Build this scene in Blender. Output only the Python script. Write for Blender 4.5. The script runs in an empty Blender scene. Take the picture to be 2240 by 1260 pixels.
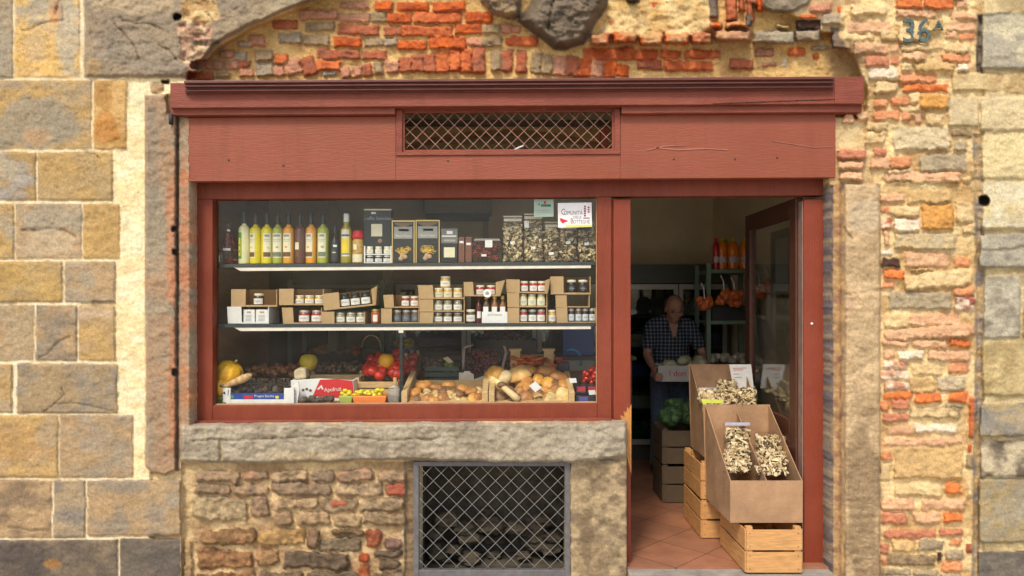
import bpy, bmesh, math, random
import numpy as np
from mathutils import Vector, Matrix, Euler

random.seed(7)
scene = bpy.context.scene
R = math.radians
# ---- measures: one photograph pixel on the facade plane is S metres; D is the camera's distance, EYE its height
S, D, EYE, HY, CX = 0.0026, 4.16, 1.5, 665.0, 1120.0

# ---------------------------------------------------------------- camera
cam_data = bpy.data.cameras.new("camera")
cam = bpy.data.objects.new("camera", cam_data)
scene.collection.objects.link(cam)
cam.location = (0, -D, EYE)
cam.rotation_euler = (R(90), 0, 0)
cam_data.sensor_width = 36
cam_data.lens = 36 * (D / S) / 2240
cam_data.shift_y = (HY - 630) / 2240
cam_data.clip_start, cam_data.clip_end = 0.05, 500
scene.camera = cam

# ---------------------------------------------------------------- sky and sun
SUN_EL, SUN_AZ = R(50), R(-22)      # azimuth measured from straight behind the camera, minus = from the left
world = bpy.data.worlds.new("World"); scene.world = world
world.use_nodes = True
wn = world.node_tree
sky = wn.nodes.new('ShaderNodeTexSky'); sky.sky_type = 'NISHITA'; sky.sun_disc = False
sky.sun_elevation = SUN_EL; sky.sun_rotation = R(180) - SUN_AZ
sky.air_density = 1.0; sky.dust_density = 3.0; sky.ozone_density = 0.6
wn.nodes['Background'].inputs[1].default_value = 0.15
wn.links.new(sky.outputs[0], wn.nodes['Background'].inputs[0])
sd_ = bpy.data.lights.new("sun", 'SUN'); sd_.energy = 1.7; sd_.angle = R(11); sd_.color = (1.0, .88, .68)
sun = bpy.data.objects.new("sun", sd_); scene.collection.objects.link(sun)
sun.location = (-3, -6, 8)
sv = Vector((math.sin(SUN_AZ) * math.cos(SUN_EL), -math.cos(SUN_AZ) * math.cos(SUN_EL), math.sin(SUN_EL)))
sun.rotation_euler = sv.to_track_quat('Z', 'Y').to_euler()
scene.view_settings.view_transform = 'Standard'; scene.view_settings.look = 'None'
scene.view_settings.gamma = 1.0; scene.view_settings.exposure = 0.42
scene.view_settings.use_curve_mapping = False
ILL = 1.2                               # light on the facade for which the base colours below were measured

def lin(v):
    v = v / 255.0
    return v / 12.92 if v <= .04045 else ((v + .055) / 1.055) ** 2.4
def c(r, g, b, k=1.0):
    """base colour of a thing that looks (r, g, b) on the facade"""
    return tuple(min(.9, lin(x) / ILL * k) for x in (r, g, b))

# ---------------------------------------------------------------- helpers
def K(d): return (D + d) / D
def P(px, py, d=0.0):
    k = K(d); return Vector(((px - CX) * S * k, d, EYE + (HY - py) * S * k))
def PX(px, d=0.0): return (px - CX) * S * K(d)
def PZ(py, d=0.0): return EYE + (HY - py) * S * K(d)

def wloc(o):
    v = Vector((0, 0, 0))
    while o is not None: v += o.location; o = o.parent
    return v
def link(o, parent=None):
    scene.collection.objects.link(o)
    if parent is not None: o.parent = parent
    return o
def tag(o, label=None, cat=None, group=None, kind=None):
    for k_, v_ in (('label', label), ('category', cat), ('group', group), ('kind', kind)):
        if v_: o[k_] = v_
    return o
def thing(name, label, cat, loc=(0, 0, 0), group=None, rot=None):
    o = bpy.data.objects.new(name, None); o.empty_display_size = .05
    link(o); o.location = loc
    if rot: o.rotation_euler = rot
    return tag(o, label, cat, group)

class MB:
    """collects shapes into one mesh"""
    def __init__(s): s.v = []; s.f = []; s.m = []
    def add(s, vs, fs, m=0):
        b = len(s.v); s.v += [tuple(v) for v in vs]
        for f in fs: s.f.append([b + i for i in f]); s.m.append(m)
        return s
    def hexa(s, p, m=0):    # 8 corners: bottom 4 ccw, top 4
        return s.add(p, [(0,3,2,1),(4,5,6,7),(0,1,5,4),(1,2,6,5),(2,3,7,6),(3,0,4,7)], m)
    def box(s, x0, x1, y0, y1, z0, z1, m=0):
        return s.hexa([(x0,y0,z0),(x1,y0,z0),(x1,y1,z0),(x0,y1,z0),(x0,y0,z1),(x1,y0,z1),(x1,y1,z1),(x0,y1,z1)], m)
    def prism(s, pts, d0, d1, m=0):   # pts: photo pixels, outline at depth d0, straight back to d1
        a = [P(x, y, d0) for x, y in pts]
        n = len(a)
        ar = sum(a[i].x * a[(i+1) % n].z - a[(i+1) % n].x * a[i].z for i in range(n))
        if ar < 0: a.reverse()
        b = [Vector((q.x, d1, q.z)) for q in a]
        fs = [tuple(range(n)), tuple(range(2*n-1, n-1, -1))]
        for i in range(n):
            j = (i+1) % n; fs.append((i, n+i, n+j, j))
        return s.add(a + b, fs, m)
    def rect(s, x0, x1, y0, y1, d0, d1, m=0, sl=0.0):   # px rect with a fall of sl px/px
        f = lambda x, y: (x, y + sl * (x - 400))
        return s.prism([f(x0, y1), f(x1, y1), f(x1, y0), f(x0, y0)], d0, d1, m)
    def lathe(s, prof, cx=0, cy=0, cz=0, n=16, m=0, sx=1, sy=1):   # prof: (r, z)
        vs = []; fs = []
        for r, z in prof:
            for i in range(n):
                a = 2 * math.pi * i / n
                vs.append((cx + r * sx * math.cos(a), cy + r * sy * math.sin(a), cz + z))
        for k in range(len(prof) - 1):
            for i in range(n):
                j = (i + 1) % n
                fs.append((k*n+i, k*n+j, (k+1)*n+j, (k+1)*n+i))
        fs.append(tuple(range(n-1, -1, -1))); t = (len(prof)-1)*n; fs.append(tuple(range(t, t+n)))
        return s.add(vs, fs, m)
    def patch(s, r, a0, a1, z0, z1, m=0, n=8, cx=0, cy=0):    # curved label on a cylinder, angles from -y
        vs = []
        for i in range(n + 1):
            a = R(a0 + (a1 - a0) * i / n)
            x, y = cx + r * math.sin(a), cy - r * math.cos(a)
            vs += [(x, y, z0), (x, y, z1)]
        return s.add(vs, [(2*i, 2*i+2, 2*i+3, 2*i+1) for i in range(n)], m)
    def tube(s, pts, r, n=6, m=0, r1=None):
        pts = [Vector(p) for p in pts]; vs = []; fs = []
        for i, p in enumerate(pts):
            t = (pts[min(i+1, len(pts)-1)] - pts[max(i-1, 0)]).normalized()
            u = t.cross(Vector((0, 0, 1)) if abs(t.z) < .9 else Vector((1, 0, 0))).normalized(); w = t.cross(u)
            rr = r if r1 is None else r + (r1 - r) * i / (len(pts)-1)
            for k in range(n):
                a = 2 * math.pi * k / n; vs.append(p + (u * math.cos(a) + w * math.sin(a)) * rr)
        for i in range(len(pts) - 1):
            for k in range(n):
                j = (k+1) % n; fs.append((i*n+k, (i+1)*n+k, (i+1)*n+j, i*n+j))
        fs.append(tuple(range(n))); e = (len(pts)-1)*n; fs.append(tuple(range(e+n-1, e-1, -1)))
        return s.add(vs, fs, m)
    def ball(s, cx, cy, cz, rx, ry=None, rz=None, n=12, k=8, m=0, jit=0, seed=0):
        ry = ry or rx; rz = rz or rx; rnd = random.Random(seed)
        prof = []; vs = []; fs = []
        for i in range(1, k):
            t = math.pi * i / k
            for j in range(n):
                a = 2*math.pi*j/n; q = 1 + jit * (rnd.random() - .5)
                vs.append((cx + rx*q*math.sin(t)*math.cos(a), cy + ry*q*math.sin(t)*math.sin(a), cz - rz*q*math.cos(t)))
        vs += [(cx, cy, cz - rz), (cx, cy, cz + rz)]
        for i in range(k-2):
            for j in range(n):
                q = (j+1) % n; fs.append((i*n+j, i*n+q, (i+1)*n+q, (i+1)*n+j))
        b = (k-1)*n
        for j in range(n):
            q = (j+1) % n; fs.append((b, q, j)); fs.append((b+1, (k-2)*n+j, (k-2)*n+q))
        return s.add(vs, fs, m)
    def mesh(s, name, mats, off=(0, 0, 0), smooth=False):
        me = bpy.data.meshes.new(name)
        o = Vector(off)
        me.from_pydata([tuple(Vector(v) - o) for v in s.v], [], s.f)
        for mm in (mats if isinstance(mats, (list, tuple)) else [mats]): me.materials.append(mm)
        me.polygons.foreach_set('material_index', s.m)
        if smooth: me.polygons.foreach_set('use_smooth', [True] * len(s.f))
        me.update(); return me
    def build(s, name, mats, parent=None, smooth=False, bevel=0, local=False, seg=2, auto=False):
        off = (0, 0, 0) if (local or parent is None) else wloc(parent)
        o = bpy.data.objects.new(name, s.mesh(name, mats, off, smooth)); link(o, parent)
        if bevel:
            b = o.modifiers.new('bevel', 'BEVEL'); b.width = bevel; b.segments = seg; b.limit_method = 'ANGLE'; b.angle_limit = R(40)
        return o
def place(name, mesh, parent, loc=(0, 0, 0)):
    o = bpy.data.objects.new(name, mesh); link(o, parent); o.location = loc; return o

# ---------------------------------------------------------------- materials
def mat(name, col, rough=.6, var=.15, vs=18, bump=.0, bs=60, metal=0, stretch=(1, 1, 1), col2=None, spec=.5, trans=0, sub=0, coat=0):
    m = bpy.data.materials.new(name); m.use_nodes = True; n = m.node_tree; b = n.nodes['Principled BSDF']
    tc = n.nodes.new('ShaderNodeTexCoord'); mp = n.nodes.new('ShaderNodeMapping'); mp.inputs['Scale'].default_value = stretch
    n.links.new(tc.outputs['Object'], mp.inputs[0])
    nz = n.nodes.new('ShaderNodeTexNoise'); nz.inputs['Scale'].default_value = vs; nz.inputs['Detail'].default_value = 5
    nz.inputs['Roughness'].default_value = .62
    n.links.new(mp.outputs[0], nz.inputs[0])
    rp = n.nodes.new('ShaderNodeValToRGB')
    c2 = col2 or tuple(x * (1 - 2 * var) for x in col); c1 = tuple(min(1, x * (1 + var)) for x in col)
    rp.color_ramp.elements[0].position = .3; rp.color_ramp.elements[1].position = .68
    rp.color_ramp.elements[0].color = (*c2, 1); rp.color_ramp.elements[1].color = (*c1, 1)
    n.links.new(nz.outputs[0], rp.inputs[0]); n.links.new(rp.outputs[0], b.inputs['Base Color'])
    b.inputs['Roughness'].default_value = rough; b.inputs['Metallic'].default_value = metal
    b.inputs['Specular IOR Level'].default_value = spec
    b.inputs['Transmission Weight'].default_value = trans
    b.inputs['Coat Weight'].default_value = coat
    if bump:
        nb = n.nodes.new('ShaderNodeTexNoise'); nb.inputs['Scale'].default_value = bs; nb.inputs['Detail'].default_value = 6
        n.links.new(mp.outputs[0], nb.inputs[0])
        bp = n.nodes.new('ShaderNodeBump'); bp.inputs['Strength'].default_value = bump; bp.inputs['Distance'].default_value = .01
        n.links.new(nb.outputs[0], bp.inputs['Height']); n.links.new(bp.outputs[0], b.inputs['Normal'])
    return m
def glass_mat(name, tint=(1, 1, 1), base=.05, rough=.0, haze=None, hz=0, smear=0):
    m = bpy.data.materials.new(name); m.use_nodes = True; n = m.node_tree; n.nodes.clear()
    out = n.nodes.new('ShaderNodeOutputMaterial'); tr = n.nodes.new('ShaderNodeBsdfTransparent'); gl = n.nodes.new('ShaderNodeBsdfGlossy')
    tr.inputs[0].default_value = (*tint, 1); gl.inputs['Roughness'].default_value = rough
    lw = n.nodes.new('ShaderNodeLayerWeight'); lw.inputs['Blend'].default_value = .5
    pw = n.nodes.new('ShaderNodeMath'); pw.operation = 'POWER'; pw.inputs[1].default_value = 4; n.links.new(lw.outputs['Facing'], pw.inputs[0])
    ml = n.nodes.new('ShaderNodeMath'); ml.operation = 'MULTIPLY_ADD'; ml.inputs[1].default_value = .6; ml.inputs[2].default_value = base
    n.links.new(pw.outputs[0], ml.inputs[0]); mx = n.nodes.new('ShaderNodeMixShader')
    n.links.new(ml.outputs[0], mx.inputs[0]); n.links.new(tr.outputs[0], mx.inputs[1]); n.links.new(gl.outputs[0], mx.inputs[2])
    last = mx
    if haze:
        df = n.nodes.new('ShaderNodeBsdfDiffuse'); df.inputs[0].default_value = (*haze, 1)
        m2 = n.nodes.new('ShaderNodeMixShader'); m2.inputs[0].default_value = hz
        n.links.new(mx.outputs[0], m2.inputs[1]); n.links.new(df.outputs[0], m2.inputs[2]); last = m2
        if smear:
            tc = n.nodes.new('ShaderNodeTexCoord'); mp = n.nodes.new('ShaderNodeMapping'); mp.inputs['Scale'].default_value = (1.5, 1, 2.2); mp.inputs['Rotation'].default_value = (0, .5, 0)
            nz = n.nodes.new('ShaderNodeTexNoise'); nz.inputs['Scale'].default_value = 2.2; nz.inputs['Detail'].default_value = 7; nz.inputs['Distortion'].default_value = .6
            mr = n.nodes.new('ShaderNodeMapRange'); mr.inputs[1].default_value = .35; mr.inputs[2].default_value = .75; mr.inputs[3].default_value = hz; mr.inputs[4].default_value = hz + smear
            n.links.new(tc.outputs['Object'], mp.inputs[0]); n.links.new(mp.outputs[0], nz.inputs[0]); n.links.new(nz.outputs[0], mr.inputs[0]); n.links.new(mr.outputs[0], m2.inputs[0])
    n.links.new(last.outputs[0], out.inputs[0]); return m

def stone_mat(name, bump=.45, scale=1.0, spk=.22):
    """masonry: colour comes from each stone's own colour attribute, grain and pits are procedural"""
    m = bpy.data.materials.new(name); m.use_nodes = True; n = m.node_tree; b = n.nodes['Principled BSDF']
    at = n.nodes.new('ShaderNodeAttribute'); at.attribute_name = 'Col'
    tc = n.nodes.new('ShaderNodeTexCoord')
    def nz(s, d=6, r=.65):
        q = n.nodes.new('ShaderNodeTexNoise'); q.inputs['Scale'].default_value = s; q.inputs['Detail'].default_value = d
        q.inputs['Roughness'].default_value = r; n.links.new(tc.outputs['Object'], q.inputs[0]); return q
    n1, n2, n3 = nz(9 * scale), nz(55 * scale), nz(140 * scale, 3)
    def mr(src, a, bb, lo=.3, hi=.7):
        q = n.nodes.new('ShaderNodeMapRange'); q.inputs[1].default_value = lo; q.inputs[2].default_value = hi
        q.inputs[3].default_value = a; q.inputs[4].default_value = bb; n.links.new(src.outputs[0], q.inputs[0]); return q
    def mul(a, bb):
        q = n.nodes.new('ShaderNodeMath'); q.operation = 'MULTIPLY'; n.links.new(a.outputs[0], q.inputs[0]); n.links.new(bb.outputs[0], q.inputs[1]); return q
    f = mul(mul(mr(n1, .84, 1.13), mr(n2, 1 - spk, 1 + spk * .7)), mr(n3, .80, 1.10, .28, .6))
    vm = n.nodes.new('ShaderNodeVectorMath'); vm.operation = 'SCALE'
    n.links.new(at.outputs['Color'], vm.inputs[0]); n.links.new(f.outputs[0], vm.inputs['Scale'])
    n.links.new(vm.outputs[0], b.inputs['Base Color'])
    b.inputs['Roughness'].default_value = .9; b.inputs['Specular IOR Level'].default_value = .2
    ad = n.nodes.new('ShaderNodeMath'); ad.operation = 'MULTIPLY_ADD'; ad.inputs[1].default_value = .65
    n.links.new(n3.outputs[0], ad.inputs[0]); n.links.new(n2.outputs[0], ad.inputs[2])
    bp = n.nodes.new('ShaderNodeBump'); bp.inputs['Strength'].default_value = bump; bp.inputs['Distance'].default_value = .012
    n.links.new(ad.outputs[0], bp.inputs['Height']); n.links.new(bp.outputs[0], b.inputs['Normal'])
    return m
# ================================================================ THE MASONRY
# relief map of the facade, sampled on a grid laid over the wall (units: photo pixels = 2.6 mm on the wall)
def hash2(ix, iy, seed):
    h = (ix.astype(np.int64) * 374761393 + iy.astype(np.int64) * 668265263 + seed * 982451653) & 0xffffffff
    h = ((h ^ (h >> 13)) * 1274126177) & 0xffffffff
    return ((h ^ (h >> 16)) & 0xffff) / 65535.0
def vnoise(x, y, seed=0):
    ix, iy = np.floor(x), np.floor(y); fx, fy = x - ix, y - iy
    fx = fx * fx * (3 - 2 * fx); fy = fy * fy * (3 - 2 * fy)
    a, b = hash2(ix, iy, seed), hash2(ix + 1, iy, seed); cc, d = hash2(ix, iy + 1, seed), hash2(ix + 1, iy + 1, seed)
    return (a * (1 - fx) + b * fx) * (1 - fy) + (cc * (1 - fx) + d * fx) * fy
def fbm(x, y, seed=0, o=4):
    s = 0; a = .5; t = 0
    for i in range(o):
        s = s + a * vnoise(x, y, seed + i * 17); t += a; a *= .5; x = x * 2.03 + 5.1; y = y * 2.03 + 1.7
    return s / t - .5            # about -.5 .. .5
def sst(a, b, x):
    t = np.clip((x - a) / (b - a), 0, 1); return t * t * (3 - 2 * t)

gx = np.concatenate([np.arange(-460, -8, 9.0), np.arange(-6, 2247, 3.0), np.arange(2252, 2700, 9.0)])
gy = np.concatenate([np.arange(-1000, -336, 14.0), np.arange(-330, -8, 9.0), np.arange(-6, 1296, 3.0)])
GX, GY = np.meshgrid(gx, gy)
GH = np.zeros_like(GX)
GC = np.zeros(GX.shape + (3,))
WX = fbm(GX / 26, GY / 26, 3, 3) * 2; WY = fbm(GX / 26, GY / 26, 91, 3) * 2     # -1..1 outline wobble
WFX = fbm(GX / 9, GY / 9, 33, 2) * 2; WFY = fbm(GX / 9, GY / 9, 191, 2) * 2
ROUGH = fbm(GX / 16, GY / 11, 55, 5)
ROUGH2 = fbm(GX / 5.5, GY / 4.5, 155, 2)
BIG = fbm(GX / 90, GY / 70, 77, 4)

CO = dict(O=(212, 104, 48), R=(184, 106, 72), P=(205, 146, 115), G=(172, 148, 114), B=(226, 198, 148), W=(238, 218, 192),
          Y=(224, 166, 92), K=(84, 62, 54), V=(176, 150, 104), S=(176, 158, 132), T=(206, 172, 120), L=(180, 168, 142),
          D=(122, 108, 94), M=(140, 118, 92), N=(214, 120, 70), Q=(214, 196, 152))
def col(k):
    return np.array(c(*CO[k])) if isinstance(k, str) else np.array(c(*k))
_bn = [0]
def paint(sd, color, h, bevel=5.0, soft=3.0, rough=.012, c2=None, c2s=40.0, tilt=None, win=None, jit=.10, edgeh=None):
    """raise the area where sd < 0 to height h and colour it"""
    _bn[0] += 1; i = _bn[0]; rnd = random.Random(i * 7919)
    w = win or (slice(None), slice(None))
    t = sst(0, bevel, -sd); tc_ = sst(-soft * .5, soft * .5, -sd)[..., None]
    x, y = GX[w], GY[w]
    cc = col(color) * (1 + rnd.uniform(-jit, jit))
    f = sst(-.18, .22, fbm(x / c2s, y / (c2s * .8), i * 13, 4))[..., None]
    other = col(c2) if c2 is not None else cc * np.array((.80, .82, .86))
    cf = cc * (1 - f) + other * f
    tl = 0
    if tilt: tl = tilt[0] * (x - x.mean()) + tilt[1] * (y - y.mean())
    if tilt is None and jit: tl = rnd.uniform(-2.2e-4, 2.2e-4) * (x - x.mean()) + rnd.uniform(0, 7e-4) * np.clip(y - y.mean(), -25, 25)
    hh = h + rough * 2.4 * ROUGH[w] + min(rough, .012) * .9 * ROUGH2[w] + tl
    GH[w] = GH[w] * (1 - t) + hh * t
    GC[w] = GC[w] * (1 - tc_) + cf * tc_
def window(x0, x1, y0, y1, m=14):
    ix = np.searchsorted(gx, [x0 - m, x1 + m]); iy = np.searchsorted(gy, [y0 - m, y1 + m])
    return (slice(iy[0], iy[1]), slice(ix[0], ix[1]))
LIGHT = dict(O=(232, 134, 72), R=(212, 140, 104), P=(234, 190, 148), G=(184, 166, 134), N=(234, 158, 108), S=(204, 186, 150), M=(170, 146, 110), B=(236, 208, 156), T=(222, 186, 128), W=(246, 228, 198))
def brick(x0, x1, y0, y1, color, h=.012, base=0.0, rd=5, wob=3.0, fine=1.2, rot=0, **kw):
    w = window(x0, x1, y0, y1, 16 if not rot else 30)
    if w[0].stop <= w[0].start or w[1].stop <= w[1].start: return
    X = GX[w] + WX[w] * wob + WFX[w] * fine; Y = GY[w] + WY[w] * wob + WFY[w] * fine
    cx, cy = (x0 + x1) / 2, (y0 + y1) / 2; X = X - cx; Y = Y - cy
    if rot:
        a = R(rot); X, Y = X * math.cos(a) + Y * math.sin(a), -X * math.sin(a) + Y * math.cos(a)
    rd = min(rd, (x1 - x0) / 2.1, (y1 - y0) / 2.1)
    qx = np.abs(X) - (x1 - x0) / 2 + rd; qy = np.abs(Y) - (y1 - y0) / 2 + rd
    sd = np.hypot(np.maximum(qx, 0), np.maximum(qy, 0)) + np.minimum(np.maximum(qx, qy), 0) - rd
    paint(sd, color, base + h, win=w, **kw)
def poly(pts, color, h, wob=3.0, fine=1.2, **kw):
    xs = [p[0] for p in pts]; ys = [p[1] for p in pts]
    w = window(min(xs), max(xs), min(ys), max(ys), 30)
    X = GX[w] + WX[w] * wob + WFX[w] * fine; Y = GY[w] + WY[w] * wob + WFY[w] * fine
    d = np.full(X.shape, 1e9); ins = np.zeros(X.shape, bool); n = len(pts)
    for i in range(n):
        ax, ay = pts[i]; bx, by = pts[(i+1) % n]; ex, ey = bx - ax, by - ay
        t = np.clip(((X - ax) * ex + (Y - ay) * ey) / (ex*ex + ey*ey + 1e-9), 0, 1)
        d = np.minimum(d, np.hypot(X - ax - t*ex, Y - ay - t*ey))
        if abs(ey) > 1e-9:
            cr = ((ay > Y) != (by > Y)) & (X < ex * (Y - ay) / ey + ax); ins ^= cr
    paint(np.where(ins, -d, d), color, h, win=w, **kw)
def crack(pts, wd=2.2, depth=.007, color=(92, 74, 56), alpha=.5):
    xs = [p[0] for p in pts]; ys = [p[1] for p in pts]; w = window(min(xs), max(xs), min(ys), max(ys), 12)
    X = GX[w] + WX[w] * 5; Y = GY[w] + WY[w] * 5; d = np.full(X.shape, 1e9)
    for (ax, ay), (bx, by) in zip(pts[:-1], pts[1:]):
        ex, ey = bx - ax, by - ay; t = np.clip(((X-ax)*ex + (Y-ay)*ey) / (ex*ex+ey*ey), 0, 1)
        d = np.minimum(d, np.hypot(X-ax-t*ex, Y-ay-t*ey))
    k = 1 - sst(wd * .4, wd * 1.6, d)
    GH[w] -= depth * k; kk = (k * alpha)[..., None]; GC[w] = GC[w] * (1 - kk) + col(color) * kk
def stain_or_tone(x0, x1, y0, y1, color, alpha=.6, sc=30, th=0.0):
    """a patch of a stain that belongs to the stone, ragged outline"""
    w = window(x0, x1, y0, y1, 20); X, Y = GX[w], GY[w]; cx, cy = (x0+x1)/2, (y0+y1)/2
    _bn[0] += 1
    r = np.hypot((X - cx) / ((x1-x0)/2), (Y - cy) / ((y1-y0)/2)) + fbm(X / sc, Y / sc, _bn[0] * 7, 4) * 1.1 + th
    k = ((1 - sst(.75, 1.05, r)) * alpha)[..., None]; GC[w] = GC[w] * (1 - k) + col(color) * k

# -- base mortar everywhere
GC[:] = col((232, 206, 156)); GH[:] = 0.01 * ROUGH
mo = sst(-.15, .2, BIG)[..., None]; GC[:] = GC * (1 - mo) + col((196, 164, 118)) * mo
# -- left wall field: pale joints
poly([(-600, -1100), (2900, -1100), (2900, -90), (330, -90), (330, 1400), (-600, 1400)], (252, 236, 200), .026, rough=.002, c2=(240, 218, 172), jit=0)
# cream plaster strip beside the pilaster
poly([(240, 165), (412, 165), (412, 212), (330, 212), (330, 1060), (240, 1060)], (255, 242, 200), .024, rough=.006, c2=(250, 226, 172), c2s=30, jit=0)
A = dict(base=.034, rd=1.5, wob=2.0, fine=1.3, bevel=3, soft=3, rough=.006)
OC, GR, OG, YE, BG, BR = (192, 160, 106), (178, 158, 126), (186, 160, 116), (224, 186, 118), (174, 160, 136), (184, 156, 118)
for x0, x1, y0, y1, a, b in [
    (-60, 28, -80, 170, BG, GR), (33, 174, -40, 169, YE, (196, 182, 156)),
    (-60, 200, 176, 326, OC, GR), (206, 277, 176, 326, (190, 150, 92), (214, 176, 116)),
    (-60, 78, 333, 438, OC, (170, 162, 150)), (83, 246, 333, 438, OC, OG),
    (-60, 30, 446, 566, OC, BG), (35, 179, 446, 566, BR, BG), (183, 262, 446, 566, OC, (196, 162, 104)),
    (-60, 137, 572, 661, (188, 156, 98), OG), (143, 251, 572, 661, BR, BG),
    (-60, 74, 668, 788, GR, BR), (79, 168, 668, 788, (158, 144, 124), BR), (173, 252, 668, 788, OC, BR),
    (-60, 26, 795, 903, GR, OC), (38, 256, 795, 903, (168, 146, 112), (154, 142, 124)),
    (-60, 127, 908, 1044, OC, BR), (132, 291, 908, 1044, (176, 160, 136), BR),
    (-60, 113, 1050, 1176, BR, (150, 128, 102)), (118, 187, 1050, 1176, (150, 140, 126), GR), (192, 396, 1050, 1172, (160, 146, 126), BR),
    (-60, 258, 1181, 1320, (118, 106, 94), (138, 122, 102)), (264, 424, 1178, 1320, (126, 114, 102), (110, 102, 92))]:
    brick(x0 - .8, x1 + .8, y0 - .6, y1 + .8, a, c2=b, c2s=38, h=random.uniform(-.003, .006), tilt=(random.uniform(-3e-5, 3e-5), random.uniform(-4e-5, 4e-5)), **A)
# rougher faces on some blocks and their seams
for p, wd in [([(50, 505), (95, 502), (140, 505), (165, 517)], 2.6), ([(268, 45), (300, 52), (325, 50), (350, 62)], 2.4), ([(350, 98), (372, 112), (388, 130)], 2.5),
              ([(50, 68), (85, 55), (138, 45), (132, 0)], 2.2), ([(206, 665), (252, 664)], 4.0), ([(84, 785), (110, 765), (150, 735)], 1.8),
              ([(95, 900), (140, 862), (136, 850)], 1.6), ([(188, 332), (206, 338), (216, 345)], 1.6), ([(120, 30), (128, 5)], 3),
              ([(250, 52), (290, 100), (300, 125)], 1.5), ([(120, 880), (170, 882), (250, 898)], 1.8), ([(20, 1150), (70, 1162), (110, 1158)], 2.2)]:
    crack(p, wd)
stain_or_tone(105, 142, -20, 60, (214, 120, 50), .35); stain_or_tone(205, 262, 235, 322, (196, 130, 62), .6); stain_or_tone(206, 250, 176, 250, (176, 130, 76), .5)
stain_or_tone(-40, 170, 215, 330, (160, 150, 130), .8, 40); stain_or_tone(-20, 50, 345, 400, (184, 170, 144), .8); stain_or_tone(55, 165, 448, 505, (180, 166, 142), .9)
stain_or_tone(40, 170, 510, 562, (206, 184, 150), .8); stain_or_tone(-20, 130, 920, 1010, (196, 156, 100), .6); stain_or_tone(75, 130, 905, 985, (180, 162, 134), .6)
stain_or_tone(20, 140, 60, 165, (228, 184, 108), .5); stain_or_tone(125, 172, -10, 160, (196, 184, 158), .8); stain_or_tone(-40, 30, 20, 160, (172, 162, 142), .6)
stain_or_tone(50, 110, 278, 318, (206, 160, 112), .45); stain_or_tone(-20, 120, 1180, 1290, (86, 80, 78), .6); stain_or_tone(95, 135, 1222, 1246, (176, 128, 72), .7)
stain_or_tone(160, 250, 670, 700, (214, 190, 160), .6); stain_or_tone(330, 430, 1185, 1290, (100, 94, 88), .5)
# -- recess of the blocked arch: yellow mortar behind brick
poly([(402, 190), (436, 150), (470, 104), (556, 54), (640, 18), (770, -60), (1660, -60), (1720, 20), (1800, 66), (1868, 118), (1900, 190), (1900, 260), (402, 260)],
     (236, 200, 132), -.095, rough=.010, bevel=11, soft=6, c2=(214, 174, 112), c2s=70, jit=0)
# big arch block at the left
poly([(183, -60), (770, -60), (640, 16), (556, 52), (470, 100), (440, 140), (424, 172), (184, 171)], (168, 150, 124), .05, rough=.010, bevel=9, soft=5, c2=(152, 138, 120), c2s=60, jit=0)
poly([(540, -60), (800, -60), (720, -8), (640, 16), (560, 50), (540, 20)], (186, 170, 140), .055, rough=.008, bevel=6, c2=(160, 144, 118), jit=0)
poly([(395, -20), (470, -20), (482, 40), (440, 62), (398, 46)], (222, 196, 142), .040, rough=.02, c2=(190, 150, 100), c2s=20, jit=0)
poly([(388, 60), (410, 40), (466, 60), (455, 112), (418, 152), (392, 130)], (206, 158, 132), .036, rough=.03, c2=(228, 206, 166), c2s=12, jit=0)
stain_or_tone(400, 480, 85, 100, (96, 82, 66), .8); stain_or_tone(405, 445, 60, 84, (150, 120, 92), .7); stain_or_tone(190, 400, -30, 30, (206, 184, 148), .5)
stain_or_tone(186, 220, 120, 172, (190, 156, 104), .6); stain_or_tone(220, 400, 60, 160, (160, 148, 130), .4)
for p in ([(268, 45), (300, 52), (322, 50), (350, 62)], [(350, 98), (372, 112), (388, 130)], [(252, 52), (290, 95), (306, 128)], [(455, 30), (470, 48)]): crack(p, 2.2)
brick(378, 398, 30, 46, (60, 50, 42), h=0.0, rd=8)     # hole
brick(330, 358, 180, 205, (190, 160, 120), h=.03, rd=8)
brick(352, 372, 174, 184, (80, 64, 46), h=-.01, rd=5)
# -- bricks of the infill (traced)
def B2(lst, ox, oy, sc, base, **kw):
    for e in lst:
        x0, x1, y0, y1, k = e[:5]; o = dict(kw)
        if base < 0: x0 -= 4; x1 += 4; y0 -= 2; y1 += 3
        if base == 0: o['c2'] = {'O': (214, 120, 70), 'R': (200, 134, 104), 'P': (222, 172, 132), 'G': (166, 148, 120), 'B': (224, 192, 140), 'N': (224, 160, 118)}.get(k, CO[k]); k = LIGHT.get(k, k)
        if len(e) > 5: o.update(e[5])
        if 'h' not in o: o['h'] = random.uniform(.012, .024) if base < 0 else random.uniform(.022, .042)
        if 'c2' not in o:
            o['c2'] = {'O': (184, 92, 54), 'R': (166, 104, 80), 'P': (188, 140, 112), 'G': (158, 136, 104), 'B': (204, 170, 122), 'N': (190, 96, 60)}.get(k); o['c2s'] = 14
        o['c2s'] = o.get('c2s', 14)
        brick(ox + x0 / sc, ox + x1 / sc, oy + y0 / sc, oy + y1 / sc, k, base=base, **o)
INF = dict(rd=2.5, wob=2.6, fine=2.6, bevel=3.0, rough=.012)
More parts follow.
